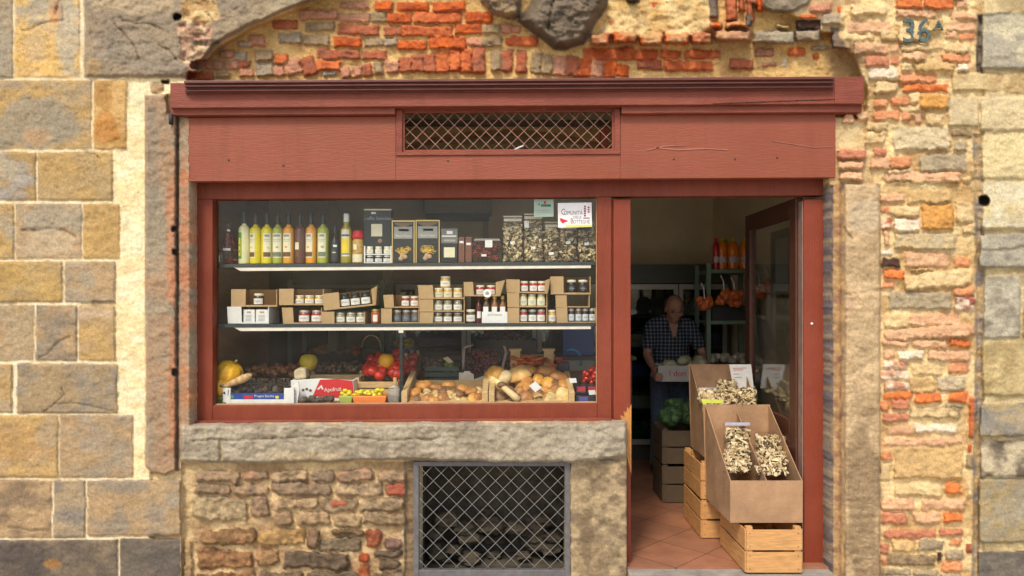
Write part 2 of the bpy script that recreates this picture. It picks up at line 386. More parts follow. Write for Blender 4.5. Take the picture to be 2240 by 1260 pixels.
B2([(785,895,10,70,'O'),(925,1130,10,75,'O'),(1155,1370,10,75,'O'),(560,745,15,55,'P'),(290,530,65,130,'P'),(540,745,85,145,'P'),(750,850,80,145,'G'),
    (860,1020,85,150,'O'),(1035,1345,80,148,'N'),(1370,1555,80,148,'O'),(110,275,130,190,'R'),(325,515,150,205,'G'),(540,800,160,230,'R'),(840,960,170,235,'R'),
    (965,1290,165,240,'N'),(1310,1480,155,225,'O'),(1490,1600,155,215,'G'),(1610,1680,155,215,'P'),(150,300,215,285,'S'),(315,480,230,300,'G'),(510,690,245,305,'O'),
    (710,840,245,310,'G'),(845,930,250,305,'S'),(930,1115,268,322,'O'),(1135,1380,238,320,'O'),(1395,1490,250,300,'P'),(1490,1610,240,305,'G'),(1640,1700,245,300,'O'),
    (0,105,330,400,'G'),(120,210,355,420,'N'),(400,680,322,388,'R'),(700,860,335,395,'R'),(0,110,410,500,'S'),(190,290,385,490,'P',dict(rot=-18)),
    (300,390,370,495,'R',dict(rot=-16)),(400,555,397,462,'N'),(120,185,425,500,'P'),(440,520,470,500,'L'),
    (560,620,440,510,'P',dict(rot=-12)),(635,690,430,505,'P',dict(rot=-10)),(700,760,420,500,'R',dict(rot=-9)),(775,835,410,490,'G'),(850,935,395,480,'P'),
    (940,1012,375,470,'R',dict(rot=-5)),(1020,1098,355,470,'R',dict(rot=-4)),(1107,1178,350,472,'R',dict(rot=-3)),(1186,1263,335,475,'N'),(1271,1340,322,470,'N'),
    (1348,1418,320,478,'N'),(1428,1500,308,480,'R'),(1540,1610,330,460,'G'),(1618,1684,325,470,'R')], 560, 0, 3, -.090, **INF)
B2([(25+6,95,335,478,'R'),(125,195,345,480,'G',dict(rot=4)),(205,268,360,490,'G',dict(rot=4)),(278,355,368,495,'P',dict(rot=5)),(362,432,365,500,'R',dict(rot=5)),
    (440,515,385,505,'O',dict(rot=6)),(523,598,395,505,'P',dict(rot=6)),(606,684,400,508,'O',dict(rot=7)),(692,765,425,508,'O',dict(rot=8)),
    (470,800,312,392,'N'),(808,950,330,395,'N'),(975,1110,330,388,'N'),(1140,1365,330,385,'N'),(825,980,400,455,'R'),(1000,1310,400,462,'N'),
    (1430,1580,385,450,'R'),(0,165,235,305,'N'),(0,50,170,215,'P')], 1120, 0, 3, -.090, **INF)
B2([(-240,-150,330,380,'P'),(-140,-60,340,395,'S'),(-130,-40,400,440,'R'),(-200,-120,400,450,'P'),(-120,-30,270,310,'S'),(-40,60,230,300,'P'),(-110,-20,450,500,'P')], 560, 0, 3, -.09, **INF)
B2([(-1250,-1110,395,450,'N'),(-1290,-1120,470,520,'O'),(-1100,-1020,470,510,'G'),(-1270,-1060,400,455,'P')], 560+280, 0, 3, -.090, **INF)
# cream plaster swelling and the projecting brick ledge under it
poly([(1330, 2), (1560, -20), (1566, 70), (1500, 92), (1300, 86), (1322, 50)], (242, 214, 156), -.035, rough=.016, bevel=14, soft=8, c2=(216, 176, 112), c2s=34, jit=0)
stain_or_tone(1390, 1420, 20, 60, (150, 120, 84), .5, 12); stain_or_tone(1330, 1345, 40, 56, (170, 96, 60), .8, 8); stain_or_tone(1425, 1440, 2, 16, (196, 80, 50), .9, 6); stain_or_tone(1480, 1550, 10, 60, (196, 166, 112), .5, 18)
for x0, x1, y0, y1, k in [(1290,1337,72,100,'R'),(1338,1394,70,96,'O'),(1396,1450,74,102,'O'),(1452,1508,72,98,'N'),(1510,1560,70,98,'R'),(1562,1642,64,92,'P'),(1552,1582,47,64,'O'),(1586,1640,46,63,'N'),(1448,1456,64,74,'N')]:
    brick(x0, x1, y0, y1, k, base=.0, h=.055, rd=6, wob=3, fine=2, bevel=7, rough=.02, c2=(206, 160, 112), c2s=14)
# dark rough boulders of the old corbel
poly([(1128, 48), (1150, 20), (1205, -60), (1335, -60), (1332, 10), (1306, 50), (1280, 96), (1238, 112), (1212, 110), (1180, 84)], (128, 114, 96), .055, rough=.028, bevel=22, soft=4, c2=(108, 96, 82), c2s=24, jit=0, wob=2)
crack([(1200, 60), (1206, 20), (1215, -10)], 3, .02, (70, 60, 50), .5)
poly([(1050, 6), (1060, -60), (1140, -60), (1142, 40), (1120, 44), (1080, 34)], (122, 106, 88), .045, rough=.03, bevel=14, c2=(170, 146, 108), c2s=14, jit=0)
poly([(1350, -60), (1400, -60), (1400, 6), (1370, 4)], (96, 84, 70), .02, rough=.02, bevel=8, jit=0)
# -- broken masonry at the right shoulder of the arch
poly([(1640, 6), (1700, -60), (1800, -60), (1770, 10), (1738, 28), (1690, 32)], (158, 144, 122), .03, rough=.01, bevel=8, c2=(134, 120, 100), jit=0)
for x0, x1, y0, y1, k in [(1552,1572,-20,40,'D'),(1588,1612,-20,46,'R'),(1614,1630,-20,26,'R'),(1632,1650,-20,50,'R'),(1654,1670,-10,27,'O'),(1630,1645,30,56,'D')]:
    brick(x0, x1, y0, y1, k, base=-.05, h=.02, rd=4, wob=3, rough=.012)
SH = dict(rd=5, wob=3.5, fine=2, bevel=5, rough=.012)
for x0, x1, y0, y1, k, h in [(1772,1822,6,28,'P',.02),(1748,1788,30,41,'N',.02),(1798,1850,30,57,'S',.04),(1832,1848,14,30,'O',.0),(1742,1796,42,66,'K',-.02),(1696,1730,52,64,'T',.0),
    (1646,1738,66,96,'L',.0),(1738,1796,64,92,'S',.01),(1796,1836,70,88,'Y',-.07),(1818,1862,62,108,'D',.02),(1650,1694,104,124,'P',-.078),(1722,1762,104,124,'N',-.078),(1772,1812,100,112,'S',-.06),
    (1776,1790,116,132,'N',-.086),(1712,1720,126,148,'W',-.084),(1666,1700,134,146,'P',-.082)]:
    brick(x0, x1, y0, y1, k, base=0, h=h, c2s=16, **SH)
poly([(1850, -60), (2150, -60), (2150, 400), (1915, 400), (1890, 300), (1885, 230), (1895, 190), (1860, 110), (1836, 80)], (246, 218, 162), .012, rough=.014, bevel=14, soft=8, c2=(196, 160, 112), c2s=50, jit=0)
PI_ = dict(rd=3, wob=4.5, fine=3.6, bevel=2.8, rough=.011)
B2([(540,780,30,95,'B'),(530,800,140,215,'P'),(500,700,222,265,'B'),(730,855,200,265,'B'),(560,790,282,350,'P'),(805,860,290,340,'P'),(630,800,365,440,'R'),(812,860,362,430,'R'),
    (670,850,448,525,'W'),(700,850,540,610,'B'),(695,790,645,705,'N'),(812,925,642,700,'N'),(690,862,720,785,'N'),(872,930,720,785,'N'),(480,570,740,815,'P'),(582,650,732,790,'P'),
    (640,790,800,860,'B'),(630,780,872,950,'B'),(690,780,970,1030,'R'),(670,800,1035,1110,'P'),(806,940,1030,1105,'N'),(460,635,975,1042,'R'),(465,632,1055,1112,'P'),(465,625,1130,1185,'P'),
    (845,1015,-60,60,'O'),(1030,1220,-60,55,'O'),(1235,1315,0,60,'P'),(840,1110,65,120,'P'),(1190,1370,75,125,'P'),(1165,1350,138,205,'P'),(1255,1350,212,265,'N'),(1170,1245,208,260,'P'),
    (870,1235,285,332,'B'),(1240,1325,278,345,'B'),(875,1030,340,400,'P'),(1140,1330,350,405,'N'),(875,950,415,470,'B'),(960,1230,415,470,'T'),(1240,1310,412,462,'W'),
    (860,1110,482,540,'N'),(880,1180,548,600,'O'),(925,1000,612,690,'B'),(1000,1195,615,710,'Y',dict(h=.045)),(955,1010,745,812,'P'),(1030,1150,738,820,'B'),
    (820,1190,832,990,'S',dict(c2=(226,206,166),h=.03)),(1200,1350,856,900,'M'),(1210,1310,930,990,'G'),(1000,1300,1012,1125,'S',dict(h=.03)),(780,940,1112,1150,'B'),(770,1260,1132,1198,'P'),
    (755,1260,1203,1262,'P'),(1280,1340,1160,1250,'B'),(860,1010,700,735,'B'),(1040,1150,125,200,'T'),(860,1000,130,270,'B'),(1210,1300,-80,-10,'B')], 1680, 0, 3, .0, **PI_)
# stepped right field
poly([(1915, 396), (2128, 396), (2150, 500), (2152, 1400), (1915, 1400)], (246, 220, 166), .010, rough=.010, bevel=10, soft=6, c2=(206, 170, 116), c2s=60, jit=0)
B2([(385,520,10,60,'P'),(530,790,-10,65,'T'),(390,440,80,125,'N'),(445,610,80,140,'B'),(385,455,150,222,'W',dict(c2=(190,110,80))),(465,610,150,225,'W'),(620,800,70,215,'Y'),(815,910,60,175,'B'),
    (850,940,185,240,'B'),(400,435,225,310,'P'),(460,820,235,330,'S',dict(c2=(216,190,140))),(385,460,332,372,'W'),(525,780,345,430,'P'),(800,900,375,435,'N'),(390,500,385,435,'K'),
    (390,520,445,497,'O'),(385,465,510,560,'N'),(520,910,460,550,'B',dict(rot=-6)),(555,690,440,460,'T'),(800,920,550,600,'N'),(430,790,572,675,'G',dict(c2=(186,170,140))),
    (810,930,602,680,'W',dict(c2=(160,96,80))),(410,550,702,775,'B'),(555,840,695,765,'P'),(405,930,772,842,'P',dict(rot=-3)),(400,550,850,892,'P'),(565,770,850,900,'P'),(780,900,845,890,'O'),
    (400,470,905,960,'P'),(485,630,910,965,'W'),(660,900,912,970,'P'),(395,540,970,1015,'W',dict(c2=(206,130,96))),(780,890,975,1035,'N'),(560,740,985,1050,'B'),(390,555,1018,1080,'W',dict(c2=(206,150,120))),
    (400,550,1086,1135,'W',dict(c2=(206,150,120))),(550,700,1060,1150,'T'),(705,870,1055,1140,'S'),(400,565,1145,1188,'O'),(585,730,1152,1215,'O'),(775,880,1145,1205,'O'),(390,430,1195,1260,'O'),
    (440,545,1190,1250,'R'),(750,860,1215,1238,'G'),(885,930,1175,1240,'N')], 1780, 420, 2.626, .0, **PI_)
B2([(860,965,50,120,'R'),(780,825,65,120,'N'),(970,1330,95,175,'B',dict(c2=(160,136,100))),(780,965,142,195,'R'),(820,1010,222,285,'P'),(1010,1300,215,272,'W'),(790,1220,300,365,'P'),
    (1235,1340,290,350,'P'),(780,850,395,470,'N'),(865,1340,372,590,'T',dict(h=.03)),(780,850,480,600,'B'),(1220,1330,615,690,'O'),(870,1200,620,710,'B'),(780,1015,722,810,'P'),
    (1060,1360,722,800,'P'),(780,960,825,900,'R'),(1005,1195,820,895,'P'),(1210,1350,820,885,'O'),(810,1150,935,1000,'R'),(1170,1345,930,980,'R'),(1255,1330,998,1060,'N'),
    (780,835,1035,1120,'R'),(1030,1210,1010,1085,'G'),(850,1020,1005,1090,'T'),(1220,1345,1085,1150,'G'),(820,1150,1110,1192,'M'),(1160,1200,1100,1165,'K'),(780,820,1140,1195,'N'),
    (1200,1335,1160,1230,'N'),(780,980,1210,1262,'G'),(1000,1180,1220,1262,'G'),(1200,1340,1245,1290,'G'),(780,1200,1275,1330,'M')], 1680, 860, 3.15, .0, **PI_)
for x0, x1, y0, y1, k in [(2119,2137,870,958,'N'),(2116,2126,972,990,'O'),(2112,2130,994,1026,'G'),(2112,2131,1190,1210,'R'),(2114,2128,1040,1090,'B')]:
    brick(x0, x1, y0, y1, k, h=.03, rd=4, wob=1.5)
# slot between the pier and the dressed stones at the right
poly([(2136, 30), (2152, 30), (2152, 180), (2136, 180)], (150, 136, 120), -.03, bevel=5, jit=0)
poly([(2128, 290), (2152, 290), (2156, 600), (2150, 900), (2142, 1300), (2124, 1300), (2134, 700)], (206, 176, 128), -.012, bevel=6, c2=(160, 150, 142), c2s=40, jit=0)
poly([(2142, 10), (2760, 10), (2760, -400), (2142, -400)], (216, 188, 136), .01, rough=.01, jit=0)
poly([(2150, -20), (2760, -20), (2760, 1400), (2150, 1400)], (230, 208, 158), .020, rough=.006, bevel=4, c2=(186, 164, 122), jit=0)
for x0, x1, y0, y1, a, b, h in [(2146,2400,28,152,(206,196,166),(176,168,148),.034),(2083,2194,158,200,(222,198,148),(196,166,120),.03),(2195,2400,158,206,(226,202,150),(200,170,120),.02),(2072,2142,212,278,(222,202,160),(200,180,140),.03),
    (2143,2400,212,286,(238,218,172),(222,202,158),.034),(2146,2400,294,390,(236,216,164),(226,206,158),.030),(2146,2400,396,502,(220,210,178),(214,196,150),.034),
    (2142,2400,512,588,(186,178,156),(158,152,138),.04),(2152,2233,604,740,(192,184,162),(150,142,124),.036),(2238,2400,604,740,(206,188,150),(180,160,120),.036),
    (2148,2400,747,866,(206,186,136),(180,158,112),.036),(2142,2400,882,956,(150,144,132),(178,160,128),.045),(2144,2400,962,1044,(196,182,152),(120,108,92),.04),
    (2140,2400,1046,1188,(158,148,126),(176,156,116),.04),(2138,2400,1206,1330,(126,118,106),(104,98,90),.045)]:
    brick(x0, x1, y0, y1, a, c2=b, base=0, h=h, rd=6, wob=3, fine=1.4, bevel=4, rough=.006, c2s=26)
stain_or_tone(2150, 2240, 880, 900, (196, 172, 116), .5); crack([(2150, 545), (2180, 548), (2230, 540), (2260, 545)], 3)
brick(2140, 2166, 426, 452, (60, 50, 44), h=-.05, rd=12, wob=.5, bevel=7)
# ---------- pilasters (stone jambs)
def vband(x0, x1, y0, y1, color, h, **kw): brick(x0, x1, y0, y1, color, base=0, h=h, **kw)
poly([(318, 208), (366, 206), (369, 246), (376, 250), (414, 254), (440, 300), (440, 1400), (410, 1400), (398, 1030), (330, 1036), (318, 1020)], (172, 152, 126), .020, rough=.007, bevel=3, c2=(196, 142, 104), c2s=40, wob=1.2, fine=.6, jit=0)
poly([(316, 208), (364, 206), (368, 246), (386, 250), (386, 1030), (364, 1040), (332, 1036), (319, 1018)], (168, 154, 130), .050, rough=.009, bevel=4, c2=(176, 146, 116), c2s=60, wob=1.6, fine=.8, jit=0)
stain_or_tone(362, 388, 330, 700, (204, 134, 94), .6, 26, .05); stain_or_tone(366, 388, 690, 1010, (196, 124, 84), .55, 20, .05); stain_or_tone(396, 412, 280, 900, (196, 130, 98), .5, 30); stain_or_tone(318, 350, 220, 500, (150, 140, 122), .6, 40)
brick(384, 391, 245, 1030, (118, 96, 76), h=.008, rd=1, wob=.6, fine=.3, bevel=2, soft=2)
for y in (500, 550, 815): brick(375, 388, y - 8, y + 8, (64, 54, 52), h=.02, rd=5)
for y0, y1 in ((562, 800), (830, 1000)): crack([(376, y0 + 30), (380, y0 + 90), (377, y1 - 40)], 1.2, .003, (170, 96, 66), .35)
# right
poly([(1800, 398), (1926, 402), (1926, 1400), (1800, 1400)], (196, 164, 120), .0, rough=.004, bevel=3, c2=(150, 132, 116), c2s=26, wob=1, fine=.6, jit=0)
poly([(1814, 398), (1840, 398), (1840, 1400), (1814, 1400)], (196, 160, 112), .02, rough=.008, bevel=4, c2=(160, 120, 92), c2s=20, wob=2, jit=0)
poly([(1847, 402), (1916, 402), (1926, 416), (1926, 1400), (1847, 1400)], (212, 184, 144), .045, rough=.009, bevel=4, c2=(190, 164, 126), c2s=46, wob=1.6, fine=.8, jit=0)
brick(1796, 1822, 405, 1300, (112, 102, 104), h=.004, rd=2, wob=2, bevel=3, c2=(146, 128, 108), c2s=18)  # inner edge of the jamb: bluish shading of the reveal put into its colour
stain_or_tone(1850, 1925, 420, 520, (206, 188, 158), .6, 40); stain_or_tone(1848, 1926, 900, 1400, (146, 124, 96), .75, 60); stain_or_tone(1850, 1870, 640, 690, (206, 170, 140), .6, 12)
crack([(1848, 646), (1860, 646)], 3); crack([(1846, 500), (1862, 520)], 2.4)
for i in range(14): crack([(1876 + random.uniform(-20, 30), 1080 + i * 12), (1890 + random.uniform(-20, 30), 1086 + i * 12)], 1.1, .003, (220, 196, 160), .35)
# ---------- sill and base under the window
poly([(396, 1010), (912, 1010), (912, 1400), (396, 1400)], (222, 194, 146), -.012, rough=.010, bevel=4, c2=(176, 146, 108), c2s=40, jit=0)
RB = dict(rd=9, wob=7, fine=3.5, bevel=4.5, rough=.015)
rows = [(1030, 1054), (1058, 1084)]
rnd = random.Random(5)
for y0, y1 in rows:
    x = 424
    while x < 890:
        wdt = rnd.choice([60, 85, 110, 140]); k = rnd.choice([(196, 168, 130), (180, 150, 118), (166, 140, 112), (190, 150, 120), (150, 130, 108)])
        if y0 == 1058 and 800 < x < 880: k = (176, 100, 76)
        brick(x, min(x + wdt - 5, 894), y0 + rnd.uniform(-2, 2), y1 + rnd.uniform(-2, 2), k, base=-.012, h=.034, c2=(140, 120, 96), c2s=22, rot=rnd.uniform(-4, 4), **RB); x += wdt
for x0, x1, y0, y1, k in [(421,541,1088,1138,(202,178,138)),(547,590,1088,1130,(170,140,112)),(595,700,1090,1114,(186,158,122)),(595,640,1118,1150,(176,146,112)),(646,720,1118,1150,(190,160,122)),
    (704,780,1090,1122,(176,150,118)),(726,758,1092,1108,(186,110,84)),(726,790,1126,1152,(186,158,120)),(786,888,1090,1118,(182,156,122)),(794,890,1122,1150,(176,150,116)),
    (438,560,1158,1192,(158,122,86)),(562,668,1157,1195,(196,158,104)),(671,697,1158,1203,(140,112,88)),(700,789,1177,1206,(150,132,106)),(722,795,1157,1173,(136,112,84)),
    (798,836,1158,1197,(176,104,74)),(842,881,1176,1200,(140,110,96)),(815,881,1204,1222,(118,100,84)),(432,556,1202,1243,(166,124,86)),(562,608,1201,1241,(176,138,98)),
    (617,766,1209,1247,(118,100,82)),(779,806,1210,1231,(196,98,58)),(827,877,1226,1247,(124,104,84)),(430,560,1252,1310,(160,120,84)),(566,664,1252,1310,(134,112,90)),(671,790,1252,1310,(128,110,90)),
    (784,812,1236,1300,(190,110,70)),(816,890,1252,1310,(140,118,94)),(884,894,1160,1320,(196,176,140)),(402,422,1176,1320,(196,166,122))]:
    brick(x0, x1, y0, y1, k, base=-.012, h=random.uniform(.022, .042), rot=random.uniform(-5, 5), c2=tuple(int(q * .78) for q in k), c2s=12, **RB)
poly([(884, 1008), (1256, 1008), (1256, 1400), (884, 1400)], (150, 126, 96), -.02, bevel=4, jit=0)
poly([(1246, 1004), (1374, 1004), (1376, 1400), (1246, 1400)], (190, 168, 132), .020, rough=.008, bevel=5, c2=(136, 118, 94), c2s=22, jit=0)
stain_or_tone(1260, 1340, 1150, 1300, (150, 130, 102), .7, 20); stain_or_tone(1270, 1300, 1100, 1240, (128, 108, 84), .6, 12)
poly([(394, 929), (1372, 923), (1374, 1000), (1250, 1012), (1130, 1014), (1000, 1010), (880, 1006), (700, 1012), (520, 1014), (396, 1010)], (186, 174, 152), .060, rough=.014, bevel=5, c2=(160, 148, 128), c2s=36, jit=0)
stain_or_tone(560, 760, 985, 1012, (196, 176, 140), .6); stain_or_tone(1200, 1370, 930, 1000, (186, 176, 156), .6)
crack([(420, 965), (560, 960), (720, 955), (860, 962), (1000, 956)], 2, .012, (110, 96, 78), .5); crack([(484, 968), (486, 1008)], 4, .02, (206, 186, 146), .6)
# ---------- outside the frame: coursed stone carries on
def field(x0, x1, y0, y1, pal, seed, rh=(90, 130), rw=(110, 230)):
    rr = random.Random(seed); y = y0
    while y < y1:
        h_ = rr.uniform(*rh); x = x0 - rr.uniform(0, 80)
        while x < x1:
            w_ = rr.uniform(*rw); a, b = rr.sample(pal, 2)
            xa, xb = max(x, x0), min(x + w_ - 6, x1)
            if xb - xa > 12: brick(xa, xb, y, min(y + h_ - 6, y1), a, c2=b, c2s=50, base=.034, h=rr.uniform(-.004, .008), rd=5, wob=2, bevel=5, rough=.008)
            x += w_
        y += h_
pal = [OC, GR, OG, BG, BR]
field(-600, -66, -86, 1400, pal, 3); field(2406, 2900, -86, 1400, pal, 4); field(-600, 2900, -1010, -86, pal, 9)

stain_or_tone(410, 500, 95, 190, (128, 108, 84), .45, 30); stain_or_tone(1800, 1900, 95, 180, (140, 116, 88), .55, 30); stain_or_tone(1560, 1700, 60, 130, (150, 124, 92), .35, 30)  # darker patches at both arch shoulders and the right end of the ledge
# ---- turn the relief into meshes, one per kind of masonry
NY, NX = GX.shape
k = (D - GH) / D
VX = (GX - CX) * S * k; VZ = EYE + (HY - GY) * S * k; VY = -GH
verts = np.stack([VX, VY, VZ], -1)
FX = (GX[:-1, :-1] + GX[1:, 1:]) / 2; FY = (GY[:-1, :-1] + GY[1:, 1:]) / 2
hole = ((FX > 414) & (FX < 1816) & (FY > 205) & (FY < 929.5 - (FX - 400) * .0062)) | ((FX > 1372) & (FX < 1816) & (FY > 900)) | ((FX > 912) & (FX < 1240) & (FY > 1016) & (FY < 1262))
part = np.full(FX.shape, 0)
part[(FX > 385) & (FX < 1900) & (FY < 206)] = 1                       # brick infill of the arch
part[(FX >= 1816) & (FX < 2140)] = 2                                   # brick pier
part[(FX >= 2140)] = 3
part[(FX > 255) & (FX < 318) & (FY > 172) & (FY < 1046)] = 4
part[(FX >= 318) & (FX <= 414) & (FY > 205) & (FY < 1040)] = 5
part[(FX >= 1816) & (FX <= 1926) & (FY > 400)] = 6
part[(FX > 397) & (FX < 1374) & (FY >= 1012)] = 7
part[(FX > 390) & (FX < 1374) & (FY > 918) & (FY < 1012)] = 8
names = ['ashlar_wall', 'brick_arch_infill', 'brick_pier', 'dressed_stone_wall', 'plaster_strip', 'stone_pilaster', 'stone_pilaster', 'rubble_base', 'window_sill']
building = thing('stone_building', 'old facade of ochre ashlar, patched brick and rubble around the red wooden shopfront', 'building', (0, 0, 0))
MASON = stone_mat('masonry')
idx = np.arange(NY * NX).reshape(NY, NX)
quad = np.stack([idx[:-1, :-1], idx[1:, :-1], idx[1:, 1:], idx[:-1, 1:]], -1)
valid = ~hole
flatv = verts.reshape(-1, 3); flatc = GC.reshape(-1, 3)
BACK = .11
for pi, nm in enumerate(names):
    sel = valid & (part == pi)
    if not sel.any(): continue
    q = quad[sel]
    # skirt where this part borders the openings or the outer rim
    sk = []
    pad = np.pad(valid, 1, constant_values=False)
    for (dy, dx, a, b) in ((-1, 0, 3, 0), (1, 0, 1, 2), (0, -1, 0, 1), (0, 1, 2, 3)):
        nb = pad[1+dy:pad.shape[0]-1+dy, 1+dx:pad.shape[1]-1+dx]
        e = quad[sel & ~nb]
        if len(e): sk.append(np.stack([e[:, a], e[:, b]], -1))
    used = np.unique(q); remap = np.full(NY * NX, -1); remap[used] = np.arange(len(used))
    v = flatv[used]; cc = flatc[used]; faces = remap[q]
    if sk:
        sk = np.concatenate(sk); su = np.unique(sk); r2 = np.full(NY * NX, -1); r2[su] = len(used) + np.arange(len(su))
        vb = flatv[su].copy(); vb[:, 1] = BACK
        v = np.concatenate([v, vb]); cc = np.concatenate([cc, flatc[su]])
        faces = np.concatenate([faces, np.stack([remap[sk[:, 1]], remap[sk[:, 0]], r2[sk[:, 0]], r2[sk[:, 1]]], -1)])
    me = bpy.data.meshes.new(nm); me.vertices.add(len(v)); me.vertices.foreach_set('co', v.astype(np.float32).ravel())
    me.loops.add(len(faces) * 4); me.loops.foreach_set('vertex_index', faces.astype(np.int32).ravel())
    me.polygons.add(len(faces)); me.polygons.foreach_set('loop_start', (np.arange(len(faces)) * 4).astype(np.int32))
    me.polygons.foreach_set('loop_total', np.full(len(faces), 4, np.int32))
    me.update(calc_edges=True); me.validate()
    me.polygons.foreach_set('use_smooth', np.ones(len(faces), bool))
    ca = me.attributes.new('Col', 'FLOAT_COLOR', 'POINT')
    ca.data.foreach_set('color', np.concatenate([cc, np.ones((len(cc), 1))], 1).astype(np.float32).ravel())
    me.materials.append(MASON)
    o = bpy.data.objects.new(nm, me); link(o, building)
# ================================================================ MATERIALS FOR THE SHOPFRONT
def paint_mat(name, col, fade, stretch=(1, 1, 7), chip=(.36, .22, .15), amt=.66, bump=.3):
    m = mat(name, col, rough=.55, var=.1, vs=3, bump=bump, bs=22, stretch=stretch, col2=fade, spec=.35); n = m.node_tree; b = n.nodes['Principled BSDF']
    src = b.inputs['Base Color'].links[0].from_socket; tc = n.nodes.new('ShaderNodeTexCoord')
    def layer(src, scale, st, lo, hi, colr, fac):
        mp = n.nodes.new('ShaderNodeMapping'); mp.inputs['Scale'].default_value = st; n.links.new(tc.outputs['Object'], mp.inputs[0])
        nz = n.nodes.new('ShaderNodeTexNoise'); nz.inputs['Scale'].default_value = scale; nz.inputs['Detail'].default_value = 8; nz.inputs['Roughness'].default_value = .7; n.links.new(mp.outputs[0], nz.inputs[0])
        mr = n.nodes.new('ShaderNodeMapRange'); mr.inputs[1].default_value = lo; mr.inputs[2].default_value = hi; mr.inputs[4].default_value = fac; n.links.new(nz.outputs[0], mr.inputs[0])
        mx = n.nodes.new('ShaderNodeMix'); mx.data_type = 'RGBA'; mx.inputs[7].default_value = (*colr, 1); n.links.new(mr.outputs[0], mx.inputs[0]); n.links.new(src, mx.inputs[6]); return mx.outputs[2]
    o = layer(src, 1.3, (1, 1, 1.6), .45, .75, tuple(min(1, x * 1.25 + .015) for x in col), .8)      # bleached areas
    o = layer(o, 1.8, (5, 5, .6), .52, .72, tuple(x * .72 for x in col), .5)                            # run marks
    o = layer(o, 26, stretch, amt, amt + .02, chip, .8)                                                   # chips
    o = layer(o, 14, (stretch[0] * .5, stretch[1] * .5, stretch[2] * 3), .66, .70, tuple(x * .35 for x in col), .6)   # open grain
    n.links.new(o, b.inputs['Base Color']); return m
RED = paint_mat('faded_red_paint', c(144, 74, 50), c(148, 82, 60), amt=.72)
REDV = paint_mat('red_frame_paint', c(134, 60, 36), c(124, 54, 32), (5, 5, 1), amt=.76)
REDW = paint_mat('weathered_red_paint', c(142, 72, 54), c(124, 60, 44), (1, 1, 9), chip=(.30, .16, .12), amt=.70, bump=.5)
REDO = paint_mat('orange_red_paint', c(138, 58, 32), c(136, 62, 42), (6, 6, 1), amt=.76)
BAREWOOD = mat('bare_wood', c(214, 150, 84), .8, .2, 30, .4, 60, stretch=(6, 6, 1))
BEAD = mat('old_putty', c(196, 160, 120), .8, .12, 30)
IRON = mat('dark_iron', (.045, .042, .045), .6, .2, 30, .4, 80, metal=.4)
GREYSTEEL = mat('grey_painted_steel', c(112, 110, 112), .5, .14, 20, .2, 60)
WIRE = mat('dull_wire', c(150, 150, 145), .45, .1, 20, metal=.3)
REDWIRE = mat('red_brown_wire', c(214, 160, 136), .55, .12, 30)
GLASS = glass_mat('window_glass', (.97, .98, .97), .014, haze=(.62, .54, .44), hz=.0, smear=.013)
CLEAR = glass_mat('clear_plastic', (.98, .98, .98), .03, .12)
PLASTER_IN = mat('interior_plaster', (.88, .76, .54), .9, .06, 3)
BROWNP = mat('brown_panel', (.30, .17, .08), .7, .12, 5, stretch=(1, 1, 4))
DARKW = mat('dark_lintel', (.11, .085, .06), .8, .2, 8)
TANBEAM = mat('tan_arch_plaster', (.42, .27, .13), .9, .1, 10)
def tile_mat():
    m = mat('terracotta_tiles', (.36, .17, .10), .5, .12, 5, .1, 40); n = m.node_tree; b = n.nodes['Principled BSDF']
    tc = n.nodes.new('ShaderNodeTexCoord'); mp = n.nodes.new('ShaderNodeMapping'); mp.inputs['Rotation'].default_value = (0, 0, R(45))
    n.links.new(tc.outputs['Object'], mp.inputs[0]); br = n.nodes.new('ShaderNodeTexBrick'); br.offset = 0
    br.inputs['Scale'].default_value = 1; br.inputs['Brick Width'].default_value = .33; br.inputs['Row Height'].default_value = .33
    br.inputs['Mortar Size'].default_value = .004; br.inputs['Mortar Smooth'].default_value = .3
    br.inputs['Color1'].default_value = (.92, .92, .92, 1); br.inputs['Color2'].default_value = (1.06, 1.0, .98, 1); br.inputs['Mortar'].default_value = (.45, .42, .4, 1)
    n.links.new(mp.outputs[0], br.inputs[0]); src = b.inputs['Base Color'].links[0].from_socket
    mx = n.nodes.new('ShaderNodeMix'); mx.data_type = 'RGBA'; mx.blend_type = 'MULTIPLY'; mx.inputs[0].default_value = 1
    n.links.new(src, mx.inputs[6]); n.links.new(br.outputs[0], mx.inputs[7]); n.links.new(mx.outputs[2], b.inputs['Base Color']); return m
TILES = tile_mat()

# ================================================================ GROUND, ROOM, STREET
def struct(name, mb, m, parent=None):
    o = mb.build(name, m, parent); tag(o, kind='structure'); return o
struct('street', MB().box(-200, 200, -200, .1, -.32, -.12), mat('street_stone', (.50, .46, .38), .85, .2, 2, .4, 30))
struct('floor', MB().box(.64, 2.3, .004, 3.75, -.10, 0).box(-2.6, .64, .67, 3.75, -.10, 0), TILES)
XL, XR, ZC, DB = -2.45, 2.13, 3.2, 3.6
core = MB()
core.box(-3.6, PX(412), .112, .36, -.3, 3.5); core.box(PX(1818), 4.0, .112, .36, -.3, 3.5)
core.box(PX(412), PX(1818), .112, .36, 2.69, 3.5)
xa, xb = PX(908), PX(1244)
core.box(PX(412), xa, .112, .36, -.3, .79); core.box(xb, PX(1372), .112, .36, -.3, .79); core.box(xa, xb, .112, .36, .60, .79)
core.build('inner_wall', PLASTER_IN, building)
MB().box(xa - .02, xb + .02, .36, .66, -.3, -.12).box(xa - .02, xb + .02, .62, .66, -.3, .8).box(xa - .03, xa, .36, .66, -.3, .8).box(xb, xb + .03, .36, .66, -.3, .8).box(xa - .03, xb + .03, .36, .66, .60, .64).build('cellar_wall', mat('dark_cellar_stone', (.10, .085, .065), .95, .3, 8, .5, 20), building)
